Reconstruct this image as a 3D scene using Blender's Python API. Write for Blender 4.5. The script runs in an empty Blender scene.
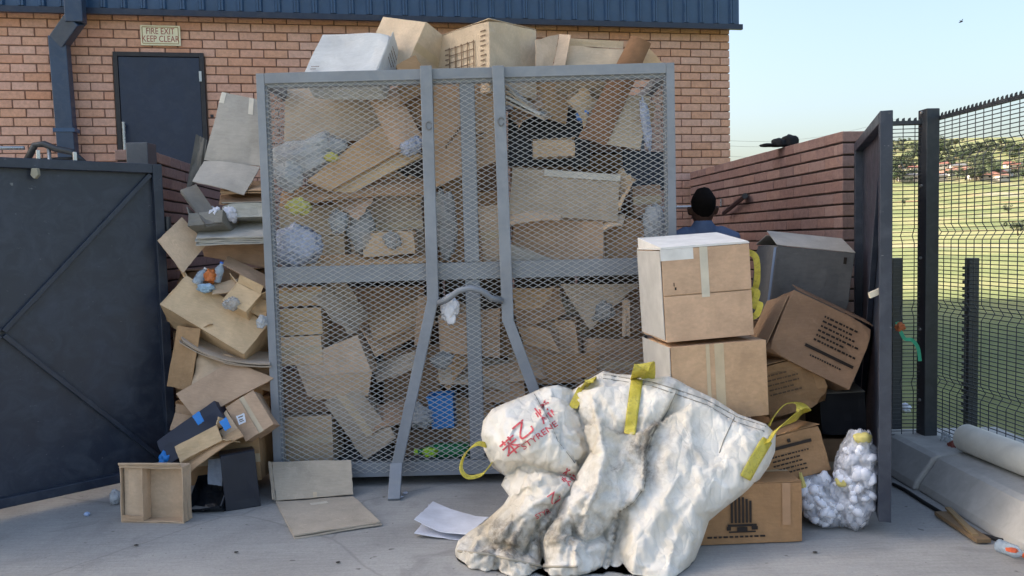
import bpy, bmesh, math, random
from mathutils import Vector, Matrix, noise
R = math.radians
V = Vector
scene = bpy.context.scene
COL = scene.collection
rng = random.Random(7)

# ------------------------------------------------------------------ camera
F = 773.0
PITCH, ROLL = 0.062, -0.026
CAM = V((0, 0, 1.6))
CM = Matrix.Rotation(math.pi / 2 - PITCH, 3, 'X') @ Matrix.Rotation(ROLL, 3, 'Z')
cd = bpy.data.cameras.new('camera')
cd.sensor_width = 36; cd.lens = F / 1024 * 36
cd.clip_start = 0.05; cd.clip_end = 3000
cam = bpy.data.objects.new('camera', cd); COL.objects.link(cam)
cam.matrix_world = Matrix.Translation(CAM) @ CM.to_4x4()
scene.camera = cam

# ------------------------------------------------------------------ sky, sun, exposure
SUN_AZ = R(-76)      # direction towards the sun: behind the building, to the left of the view
SUN_EL = R(34)
w = bpy.data.worlds.new('World'); scene.world = w; w.use_nodes = True
nt = w.node_tree
bg = nt.nodes['Background']
sky = nt.nodes.new('ShaderNodeTexSky'); sky.sky_type = 'NISHITA'; sky.sun_disc = False
sky.sun_elevation = SUN_EL; sky.sun_rotation = SUN_AZ
sky.air_density = 1.2; sky.dust_density = 5.4; sky.ozone_density = 0.9; sky.altitude = 100
nt.links.new(sky.outputs[0], bg.inputs[0]); bg.inputs[1].default_value = 0.14
sd = bpy.data.lights.new('sun', 'SUN'); sd.energy = 4.0; sd.angle = R(0.53); sd.color = (1, .95, .87)
sun = bpy.data.objects.new('sun', sd); COL.objects.link(sun)
tosun = V((math.sin(SUN_AZ) * math.cos(SUN_EL), math.cos(SUN_AZ) * math.cos(SUN_EL), math.sin(SUN_EL)))
sun.rotation_euler = (-tosun).to_track_quat('-Z', 'Y').to_euler()
sun.location = tosun * 60
vs = scene.view_settings
vs.view_transform = 'Standard'; vs.look = 'None'; vs.gamma = 1; vs.exposure = 1.4
vs.use_curve_mapping = False
scene.cycles.max_bounces = 6; scene.cycles.diffuse_bounces = 3; scene.cycles.glossy_bounces = 2
scene.cycles.transparent_max_bounces = 12; scene.cycles.caustics_reflective = False; scene.cycles.caustics_refractive = False
scene.cycles.use_denoising = True

# ------------------------------------------------------------------ helpers
def P(px, py, d):
    """world point seen at a photo pixel, d metres in front of the camera"""
    k = CM @ V(((px - 512) / F, -(py - 288) / F, -1))
    return CAM + k * (d / k.y)

def PZ(px, py, z):
    k = CM @ V(((px - 512) / F, -(py - 288) / F, -1))
    return CAM + k * ((z - CAM.z) / k.z)

def hit(px, py, o, n):
    k = CM @ V(((px - 512) / F, -(py - 288) / F, -1))
    return CAM + k * ((o - CAM).dot(n) / k.dot(n))

def pix(p):
    q = CM.transposed() @ (p - CAM)
    return (512 + F * q.x / -q.z, 288 - F * q.y / -q.z)

def lin(c):
    return tuple(((x / 255) / 12.92 if x / 255 < .04045 else ((x / 255 + .055) / 1.055) ** 2.4) for x in c[:3]) + (1,)

class MB:
    def __init__(s): s.v = []; s.f = []
    def poly(s, pts):
        n = len(s.v); s.v += [V(p) for p in pts]; s.f.append(list(range(n, n + len(pts))))
    def box(s, c, ax, ay, az):
        n = len(s.v); c = V(c); ax = V(ax); ay = V(ay); az = V(az)
        for k in (-1, 1):
            for j in (-1, 1):
                for i in (-1, 1): s.v.append(c + ax * i + ay * j + az * k)
        fs = [(0, 2, 3, 1), (4, 5, 7, 6), (0, 1, 5, 4), (2, 6, 7, 3), (0, 4, 6, 2), (1, 3, 7, 5)]
        if ax.cross(ay).dot(az) < 0: fs = [f[::-1] for f in fs]
        s.f += [[n + i for i in f] for f in fs]
        return s
    def aabb(s, x0, x1, y0, y1, z0, z1):
        return s.box(((x0 + x1) / 2, (y0 + y1) / 2, (z0 + z1) / 2), ((x1 - x0) / 2, 0, 0), (0, (y1 - y0) / 2, 0), (0, 0, (z1 - z0) / 2))
    def bar(s, a, b, w, t, up=(0, 0, 1)):
        a = V(a); b = V(b); d = b - a; u = V(up)
        sd_ = d.cross(u).normalized(); u2 = sd_.cross(d).normalized()
        return s.box((a + b) / 2, d / 2, sd_ * (w / 2), u2 * (t / 2))
    def tube(s, pts, r, n=8, cap=True):
        pts = [V(p) for p in pts]; rs = r if isinstance(r, (list, tuple)) else [r] * len(pts)
        b = len(s.v); prev = None
        for i, p in enumerate(pts):
            d = (pts[min(i + 1, len(pts) - 1)] - pts[max(i - 1, 0)]).normalized()
            if prev is None:
                u = d.cross(V((0, 0, 1)) if abs(d.z) < .9 else V((1, 0, 0))).normalized()
            else:
                u = (prev - d * prev.dot(d)).normalized()
            prev = u; q = d.cross(u)
            for k in range(n):
                a = 2 * math.pi * k / n
                s.v.append(p + (u * math.cos(a) + q * math.sin(a)) * rs[i])
        for i in range(len(pts) - 1):
            for k in range(n):
                k2 = (k + 1) % n
                s.f.append([b + i * n + k, b + i * n + k2, b + (i + 1) * n + k2, b + (i + 1) * n + k])
        if cap:
            s.f.append([b + k for k in range(n)][::-1]); e = b + (len(pts) - 1) * n
            s.f.append([e + k for k in range(n)])
        return s
    def extrude(s, pts, vec):
        """closed prism from a polygon"""
        n = len(s.v); pts = [V(p) for p in pts]; m = len(pts); vec = V(vec)
        s.v += pts + [p + vec for p in pts]
        s.f.append(list(range(n + m - 1, n - 1, -1))); s.f.append(list(range(n + m, n + 2 * m)))
        for i in range(m):
            j = (i + 1) % m; s.f.append([n + i, n + j, n + m + j, n + m + i])
        return s
    def mesh(s, name):
        me = bpy.data.meshes.new(name); me.from_pydata([tuple(v) for v in s.v], [], s.f)
        bm = bmesh.new(); bm.from_mesh(me); bmesh.ops.recalc_face_normals(bm, faces=bm.faces); bm.to_mesh(me); bm.free()
        return me

def link(o): COL.objects.link(o); return o

class Thing:
    """an Empty with mesh parts (coordinates given in world space, stored relative to the base)"""
    def __init__(s, name, label, cat, group=None, kind=None):
        s.name, s.label, s.cat, s.group, s.kind = name, label, cat, group, kind
        s.parts = []
    def add(s, name, mb, mat, parent=None, smooth=False, bevel=0, label=None, kind=None, auto=False):
        me = mb if isinstance(mb, bpy.types.Mesh) else mb.mesh(name)
        o = bpy.data.objects.new(name, me); link(o)
        if mat: me.materials.clear(); me.materials.append(mat)
        if smooth:
            for p in me.polygons: p.use_smooth = True
            if auto: me.set_sharp_from_angle(angle=R(auto))
        if bevel:
            b = o.modifiers.new('bevel', 'BEVEL'); b.width = bevel; b.segments = 2; b.limit_method = 'ANGLE'; b.angle_limit = R(35)
        if label: o['label'] = label
        if kind: o['kind'] = kind
        s.parts.append((o, parent)); return o
    def done(s, base=None):
        lo = V((1e9,) * 3); hi = -lo
        for o, _ in s.parts:
            for v in o.data.vertices:
                for k in range(3):
                    lo[k] = min(lo[k], v.co[k]); hi[k] = max(hi[k], v.co[k])
        if base is None: base = V(((lo.x + hi.x) / 2, (lo.y + hi.y) / 2, lo.z))
        s.base = V(base)
        rv, rh = rng.random(), rng.random()
        for o, _ in s.parts: o.color = (min(1, max(0, rv + rng.uniform(-.12, .12))), rh, 0, 1)
        if len(s.parts) == 1 and not s.kind == 'empty':
            root = s.parts[0][0]; root.name = s.name; root.data.name = s.name
            root.data.transform(Matrix.Translation(-s.base)); root.location = s.base
        else:
            root = bpy.data.objects.new(s.name, None); link(root); root.location = s.base
            root.empty_display_size = .1
            done = set()
            for o, par in s.parts:
                if o.data.name not in done:
                    o.data.transform(Matrix.Translation(-s.base)); done.add(o.data.name)
                o.parent = par if par else root
        root['label'] = s.label; root['category'] = s.cat
        if s.group: root['group'] = s.group
        if s.kind in ('stuff', 'structure'): root['kind'] = s.kind
        s.root = root
        return root

def single(name, label, cat, mb, mat, group=None, kind=None, smooth=False, bevel=0, auto=False):
    t = Thing(name, label, cat, group, kind); t.add(name, mb, mat, smooth=smooth, bevel=bevel, auto=auto); return t.done()

def structure(name, mb, mat, smooth=False):
    me = mb if isinstance(mb, bpy.types.Mesh) else mb.mesh(name)
    o = bpy.data.objects.new(name, me); link(o); me.materials.append(mat); o['kind'] = 'structure'
    if smooth:
        for p in me.polygons: p.use_smooth = True
    return o

# ------------------------------------------------------------------ materials
MATS = {}
class NT:
    def __init__(s, name):
        s.m = bpy.data.materials.new(name); s.m.use_nodes = True; s.t = s.m.node_tree
        s.b = s.t.nodes['Principled BSDF']; s.out = s.t.nodes['Material Output']
    def n(s, typ, **kw):
        x = s.t.nodes.new('ShaderNode' + typ)
        for k, v in kw.items():
            if k.startswith('_'): setattr(x, k[1:], v)
            else: x.inputs[k].default_value = v
        return x
    def l(s, a, b): s.t.links.new(a, b)
    def coords(s, kind='Object', scale=(1, 1, 1), offset_random=True):
        tc = s.n('TexCoord'); mp = s.n('Mapping'); mp.inputs['Scale'].default_value = scale
        s.l(tc.outputs[kind], mp.inputs['Vector'])
        if offset_random:
            oi = s.n('ObjectInfo'); mu = s.n('Math', _operation='MULTIPLY'); mu.inputs[1].default_value = 37.0
            s.l(oi.outputs['Random'], mu.inputs[0]); s.l(mu.outputs[0], mp.inputs['Location'])
        return mp.outputs[0]
    def noise(s, vec, scale, detail=4, rough=.55, dist=0):
        x = s.n('TexNoise', Scale=scale, Detail=detail, Roughness=rough, Distortion=dist); s.l(vec, x.inputs['Vector']); return x.outputs[0]
    def ramp(s, fac, stops):
        x = s.n('ValToRGB'); e = x.color_ramp.elements
        while len(e) < len(stops): e.new(.5)
        for i, (p, c) in enumerate(stops):
            e[i].position = p; e[i].color = c if len(c) == 4 else tuple(c) + (1,)
        s.l(fac, x.inputs[0]); return x.outputs[0]
    def mix(s, fac, a, b, typ='MIX'):
        x = s.n('MixRGB', _blend_type=typ)
        for i, q in zip((0, 1, 2), (fac, a, b)):
            if hasattr(q, 'is_linked'): s.l(q, x.inputs[i])
            else: x.inputs[i].default_value = q
        return x.outputs[0]
    def bump(s, h, strength=.3, dist=.01):
        x = s.n('Bump', Strength=strength, Distance=dist); s.l(h, x.inputs['Height']); s.l(x.outputs[0], s.b.inputs['Normal']); return x
    def hsv(s, col, dv=.2, dh=.02, ds=.15, src='Random'):
        oi = s.n('ObjectInfo'); h = s.n('HueSaturation')
        def m(src, a, b):
            r = s.n('MapRange'); r.inputs['To Min'].default_value = a; r.inputs['To Max'].default_value = b
            s.l(src, r.inputs['Value']); return r.outputs[0]
        wn = s.n('TexWhiteNoise', _noise_dimensions='1D'); rnd = oi.outputs['Random']
        if src == 'Color':
            sp = s.n('SeparateColor'); s.l(oi.outputs['Color'], sp.inputs[0]); rnd = sp.outputs[0]
        s.l(rnd, wn.inputs['W'])
        s.l(m(rnd, 1 - dv, 1 + dv), h.inputs['Value'])
        if src == 'Color': wn = sp; wn_out = sp.outputs[1]
        else: wn_out = wn.outputs[0]
        s.l(m(wn_out, .5 - dh, .5 + dh), h.inputs['Hue'])
        s.l(m(wn_out, 1 - ds, 1 + ds), h.inputs['Saturation'])
        s.l(col, h.inputs['Color']); return h.outputs[0]

G1 = lambda x: (x, x, x, 1)

def card(rgb, name=None):
    key = ('card', rgb)
    if key in MATS: return MATS[key]
    t = NT(name or 'cardboard_%d_%d_%d' % rgb)
    v = t.coords()
    blot = t.ramp(t.noise(v, 5, 5, .6, .4), [(.3, G1(.80)), (.7, G1(1.08))])
    fib = t.ramp(t.noise(t.coords(scale=(14, 220, 60)), 1.0, 3), [(.3, G1(.93)), (.7, G1(1.05))])
    scuff = t.ramp(t.noise(v, 22, 6, .7, 1.2), [(.56, G1(0)), (.72, G1(1))])
    c = t.mix(1, lin(rgb), blot, 'MULTIPLY'); c = t.mix(1, c, fib, 'MULTIPLY')
    lt = tuple(min(1, x * 1.22 + .02) for x in lin(rgb)[:3]) + (1,)
    sm = t.n('Math', _operation='MULTIPLY'); sm.inputs[1].default_value = .4; t.l(scuff, sm.inputs[0])
    c = t.mix(sm.outputs[0], c, lt)
    st = t.ramp(t.noise(v, 2.3, 3, .5, .8), [(.60, G1(0)), (.78, G1(1))])
    sm2 = t.n('Math', _operation='MULTIPLY'); sm2.inputs[1].default_value = .35; t.l(st, sm2.inputs[0])
    dk = tuple(x * .62 for x in lin(rgb)[:3]) + (1,)
    c = t.mix(sm2.outputs[0], c, dk)
    c = t.hsv(c, .10, .006, .12, 'Color')
    t.l(c, t.b.inputs['Base Color']); t.b.inputs['Roughness'].default_value = .82
    t.b.inputs['Specular IOR Level'].default_value = .25
    wv = t.n('TexWave', Scale=1.0, Distortion=.5); wv.inputs['Detail'].default_value = 1
    t.l(t.coords(scale=(60, 60, 60)), wv.inputs['Vector'])
    ad = t.n('Math', _operation='MULTIPLY_ADD'); ad.inputs[1].default_value = .12
    t.l(wv.outputs['Fac'], ad.inputs[0]); t.l(t.noise(v, 14, 5, .65, .6), ad.inputs[2])
    t.bump(ad.outputs[0], .5, .012)
    MATS[key] = t.m; return t.m

def paint(name, rgb, rough=.5, dust=.25, metal=0, var=0, scale=4, dustc=(150, 150, 148), fleck=0):
    if name in MATS: return MATS[name]
    t = NT(name); v = t.coords()
    n1 = t.ramp(t.noise(v, scale, 6, .62, .5), [(.35, G1(.85)), (.7, G1(1.1))])
    c = t.mix(1, lin(rgb), n1, 'MULTIPLY')
    d = t.ramp(t.noise(v, scale * 2.3, 7, .7, .8), [(.45, G1(0)), (.8, G1(1))])
    m = t.n('Math', _operation='MULTIPLY'); m.inputs[1].default_value = dust; t.l(d, m.inputs[0])
    c = t.mix(m.outputs[0], c, lin(dustc))
    if fleck:
        f1 = t.ramp(t.noise(t.coords(scale=(1, 1, 2.2)), 21, 4, .7, .6), [(.68, G1(0)), (.73, G1(fleck))]); c = t.mix(f1, c, lin((150, 152, 154)))
    if var: c = t.hsv(c, var)
    t.l(c, t.b.inputs['Base Color']); t.b.inputs['Metallic'].default_value = metal
    r = t.n('MapRange'); r.inputs['To Min'].default_value = rough - .1; r.inputs['To Max'].default_value = min(1, rough + .18)
    t.l(d, r.inputs['Value']); t.l(r.outputs[0], t.b.inputs['Roughness'])
    t.bump(t.noise(v, 30, 4), .12, .004)
    MATS[name] = t.m; return t.m

def brickmat(name, a, b, c3, dv=.13):
    t = NT(name); v = t.coords()
    oi = t.n('ObjectInfo')
    col = t.ramp(oi.outputs['Random'], [(0, lin(a)), (.5, lin(b)), (1, lin(c3))])
    n1 = t.ramp(t.noise(v, 26, 6, .68, .3), [(.3, G1(.80)), (.72, G1(1.12))])
    col = t.mix(1, col, n1, 'MULTIPLY')
    sp = t.ramp(t.noise(v, 120, 3, .6), [(.62, G1(0)), (.72, G1(.5))])
    col = t.mix(sp, col, lin(tuple(x * .6 for x in a)))
    col = t.hsv(col, dv, .003, .10)
    t.l(col, t.b.inputs['Base Color']); t.b.inputs['Roughness'].default_value = .85
    t.b.inputs['Specular IOR Level'].default_value = .25
    t.bump(t.noise(v, 60, 6, .7), .5, .006)
    return t.m

def flat(name, rgb, rough=.6, spec=.4):
    if name in MATS: return MATS[name]
    t = NT(name); v = t.coords()
    n1 = t.ramp(t.noise(v, 9, 5, .6), [(.3, G1(.86)), (.7, G1(1.08))])
    t.l(t.mix(1, lin(rgb), n1, 'MULTIPLY'), t.b.inputs['Base Color'])
    t.b.inputs['Roughness'].default_value = rough; t.b.inputs['Specular IOR Level'].default_value = spec
    MATS[name] = t.m; return t.m

def plastic(name, rgb, alpha=.75, rough=.25):
    """wrinkled thin plastic film"""
    if name in MATS: return MATS[name]
    t = NT(name); v = t.coords()
    n1 = t.ramp(t.noise(v, 12, 5, .6), [(.3, G1(.82)), (.7, G1(1.1))])
    t.l(t.mix(1, lin(rgb), n1, 'MULTIPLY'), t.b.inputs['Base Color'])
    t.b.inputs['Roughness'].default_value = rough; t.b.inputs['Specular IOR Level'].default_value = .6
    a = t.n('MapRange'); a.inputs['To Min'].default_value = max(0, alpha - .25); a.inputs['To Max'].default_value = min(1, alpha + .25)
    t.l(t.noise(v, 9, 3), a.inputs['Value']); t.l(a.outputs[0], t.b.inputs['Alpha'])
    vo = t.n('TexVoronoi', _feature='DISTANCE_TO_EDGE', Scale=22.0); t.l(v, vo.inputs['Vector'])
    ad = t.n('Math', _operation='ADD'); t.l(vo.outputs['Distance'], ad.inputs[0]); t.l(t.noise(v, 26, 4, .6, 1.5), ad.inputs[1])
    t.bump(ad.outputs[0], .8, .02)
    MATS[name] = t.m; return t.m

K = (198, 166, 133); KL = (210, 183, 152); KD = (176, 144, 114); KG = (190, 173, 152); GR = (180, 175, 168); WH = (214, 215, 215); CR = (214, 193, 164)
NAVY = paint('navy_gate_paint', (36, 45, 62), .48, .26, dustc=(112, 118, 126), scale=3, fleck=.5)
NAVYD = paint('dark_navy_door_paint', (26, 40, 66), .45, .08)
CLAD = paint('blue_cladding_paint', (50, 78, 112), .4, .14, dustc=(120, 130, 140))
GREY = paint('grey_cage_paint', (132, 138, 147), .5, .3, dustc=(165, 165, 160), fleck=.3)
MESHG = paint('galvanised_mesh_metal', (172, 173, 172), .5, .3, metal=.0)
DARKM = paint('charcoal_fence_paint', (44, 50, 58), .5, .12)
BLACKB = paint('black_board', (30, 32, 40), .6, .12)
BRICK1 = brickmat('peach_face_brick', (214, 166, 144), (219, 174, 153), (207, 157, 134), .05)
BRICK2 = brickmat('brown_face_brick', (158, 129, 122), (150, 122, 116), (164, 135, 126), .05)
MORT1 = flat('grey_mortar', (132, 106, 94), .95)
MORT2 = flat('dark_mortar', (62, 52, 50), .95)
TAPE = flat('beige_packing_tape', (200, 180, 150), .3, .6)
TAPEW = flat('pale_packing_tape', (208, 200, 184), .3, .6)
INK = flat('black_print_ink', (44, 36, 32), .7)
INKF = flat('faded_print_ink', (104, 84, 66), .8)
# ------------------------------------------------------------------ ground
def concrete():
    t = NT('yard_concrete'); v = t.coords(offset_random=False)
    c = t.ramp(t.noise(v, 1.1, 7, .62, .4), [(.28, lin((142, 141, 139))), (.5, lin((160, 159, 157))), (.75, lin((174, 173, 170)))])
    br = t.ramp(t.noise(t.coords(scale=(2.0, 30, 1), offset_random=False), 2.0, 5, .6, .6), [(.3, G1(.90)), (.7, G1(1.07))])
    c = t.mix(1, c, br, 'MULTIPLY')
    sp = t.ramp(t.noise(v, 60, 5, .75), [(.3, G1(.84)), (.7, G1(1.08))])
    c = t.mix(1, c, sp, 'MULTIPLY')
    stn = t.ramp(t.noise(v, 2.6, 5, .6, 1.0), [(.56, G1(0)), (.72, G1(.55))])
    c = t.mix(stn, c, lin((118, 117, 116)))
    spots = t.ramp(t.noise(v, 17, 2, .5), [(.70, G1(0)), (.74, G1(.7))])
    c = t.mix(spots, c, lin((86, 84, 82)))
    vo = t.n('TexVoronoi', _feature='DISTANCE_TO_EDGE', Scale=.33); 
    dn = t.n('TexNoise', Scale=3.0, Detail=5.0); t.l(v, dn.inputs['Vector'])
    mx = t.mix(.06, v, dn.outputs['Color'], 'ADD'); t.l(mx, vo.inputs['Vector'])
    ck = t.ramp(vo.outputs['Distance'], [(0.0, G1(1)), (.0035, G1(0))])
    ckm = t.n('Math', _operation='MULTIPLY'); ckm.inputs[1].default_value = .3; t.l(ck, ckm.inputs[0]); c = t.mix(ckm.outputs[0], c, lin((92, 90, 88)))
    t.l(c, t.b.inputs['Base Color']); t.b.inputs['Roughness'].default_value = .88
    ad = t.n('Math', _operation='SUBTRACT'); t.l(t.noise(v, 40, 7, .7), ad.inputs[0]); t.l(ckm.outputs[0], ad.inputs[1])
    t.bump(ad.outputs[0], .35, .006)
    return t.m
CONC = concrete()
PLAINC = paint('kerb_concrete', (186, 184, 180), .85, .4, scale=5, dustc=(146, 142, 136))

def terrain_h(x, y):
    """gentle field, then a hillside whose crest falls away to the left"""
    d = max(0, y - 40)
    k = max(0, min(1, (x / max(y, 1) - .24) / .2)); k = k * k * (3 - 2 * k)
    crest = (84 + 34 * k)
    s = max(0, min(1, (y - 150) / 950)); s = s * s * (3 - 2 * s)
    h = s * crest * (.75 + .25 * k) + noise.noise(V((x * .006, y * .006, 3))) * 7 * s
    h += noise.noise(V((x * .05, y * .05, 9))) * .5 * min(1, d / 40)
    return -.06 + h

def field_mat():
    t = NT('dry_grass_field'); v = t.coords(offset_random=False)
    c = t.ramp(t.noise(t.coords(scale=(.03, .04, .1), offset_random=False), 1.0, 6, .62, .8),
               [(.30, lin((88, 98, 54))), (.45, lin((116, 122, 70))), (.58, lin((142, 138, 90))), (.72, lin((160, 142, 108)))])
    sp = t.ramp(t.noise(v, 1.6, 6, .7), [(.3, G1(.72)), (.7, G1(1.12))])
    c = t.mix(1, c, sp, 'MULTIPLY')
    bare = t.ramp(t.noise(t.coords(scale=(.02, .03, .1), offset_random=False), 1.6, 5, .6, .6), [(.60, G1(0)), (.72, G1(.6))])
    c = t.mix(bare, c, lin((156, 146, 132)))
    dirt = t.ramp(t.noise(t.coords(scale=(.018, .03, .2), offset_random=False), 1.3, 3, .5, .4), [(.62, G1(0)), (.70, G1(.8))])
    c = t.mix(dirt, c, lin((170, 128, 94)))
    t.l(c, t.b.inputs['Base Color']); t.b.inputs['Roughness'].default_value = .95
    t.bump(t.noise(v, 6, 6, .7), .6, .05)
    return t.m

def make_ground():
    mb = MB()
    xs = [-1500, -700, -300, -120, -60, -30] + [-20 + 8 * i for i in range(40)] + [300 + 25 * i for i in range(24)] + [950, 1100, 1500]
    ys = [-1200, -400, -100, -30, -10, 0, 10, 20] + [30 + 15 * i for i in range(80)] + [1260, 1350, 1500, 1800, 2500]
    for y in ys:
        for x in xs: mb.v.append(V((x, y, terrain_h(x, y))))
    W_ = len(xs)
    for j in range(len(ys) - 1):
        for i in range(W_ - 1):
            mb.f.append([j * W_ + i, j * W_ + i + 1, (j + 1) * W_ + i + 1, (j + 1) * W_ + i])
    structure('field_ground', mb, field_mat(), True)
make_ground()
structure('yard_pavement', MB().aabb(-16, 2.62, -9, 9.6, -.3, 0), CONC)

# ------------------------------------------------------------------ brickwork
def brick_mesh(name, L, H, D, seed):
    r = random.Random(seed); bm = bmesh.new()
    bmesh.ops.create_cube(bm, size=1)
    for v in bm.verts:
        v.co = V((v.co.x * L, v.co.y * D, v.co.z * H)) + V((r.uniform(-1, 1), r.uniform(-1, 1), r.uniform(-1, 1))) * .0016
    bmesh.ops.bevel(bm, geom=[e for e in bm.edges], offset=.004, segments=1, affect='EDGES')
    me = bpy.data.meshes.new(name); bm.to_mesh(me); bm.free(); return me

def brickwork(parent, base, o, u, n, L, z0, z1, mat, seen, skip=(), course=.085, bl=.222, bd=.09, jt=.011, seed=1, proud=0, vj=None):
    """courses of single bricks on a wall face: o start point, u along, n out of the wall; seen(p) says if a brick is in view"""
    r = random.Random(seed); vj = jt if vj is None else vj
    meshes = [brick_mesh('brick', bl, course - jt, bd, seed * 10 + k) for k in range(5)]
    for m in meshes: m.materials.append(mat)
    rest = MB(); cnt = 0
    rz = math.atan2(u.y, u.x)
    nrow = int((z1 - z0) / course + .5)
    cand = []
    for j in range(nrow):
        zc = z0 + (j + .5) * course
        s = -(.5 if j % 2 else 0) * (bl + vj)
        while s < L:
            ivs = [(max(0, s), min(L, s + bl))]; s += bl + vj
            for (a, b, c, d) in skip:
                if c < zc < d:
                    nx = []
                    for (p, q) in ivs:
                        if q <= a or p >= b: nx.append((p, q))
                        else:
                            if p < a - jt: nx.append((p, a - jt))
                            if q > b + jt: nx.append((b + jt, q))
                    ivs = nx
            for (p, q) in ivs:
                if q - p < .03: continue
                c = o + u * ((p + q) / 2) + V((0, 0, zc)) - n * (bd / 2 - proud - r.uniform(-.002, .002))
                cand.append((c, q - p))
    for c, ln in cand:
        if seen(c) and cnt < 300:
            ob = bpy.data.objects.new('brick', r.choice(meshes)); link(ob)
            ob.parent = parent; ob.location = c - base; ob.rotation_euler.z = rz + (math.pi if r.random() < .5 else 0)
            ob.scale.x = ln / bl; cnt += 1
        else:
            rest.box(c, u * (ln / 2), n * (bd / 2), V((0, 0, (course - jt) / 2)))
    if rest.v:
        ob = bpy.data.objects.new('brickwork', rest.mesh('brickwork')); link(ob); ob.data.materials.append(mat)
        ob.data.transform(Matrix.Translation(-base)); ob.parent = parent; ob['kind'] = 'stuff'
    return cnt

# ------------------------------------------------------------------ building
BA = R(10.2)
BU = V((math.cos(BA), math.sin(BA), 0)); BN = V((math.sin(BA), -math.cos(BA), 0))
BO = V((-4.6, 7.5, 0))
def onb(px, py, out=0): return hit(px, py, BO + BN * out, BN)
def bs(p): return (p - BO).dot(BU)
BR_end = bs(onb(730, 110)); BL_start = BR_end - (84 * .233 - .011)
zroof = .5 * (onb(380, 24).z + onb(700, 31).z)

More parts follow.
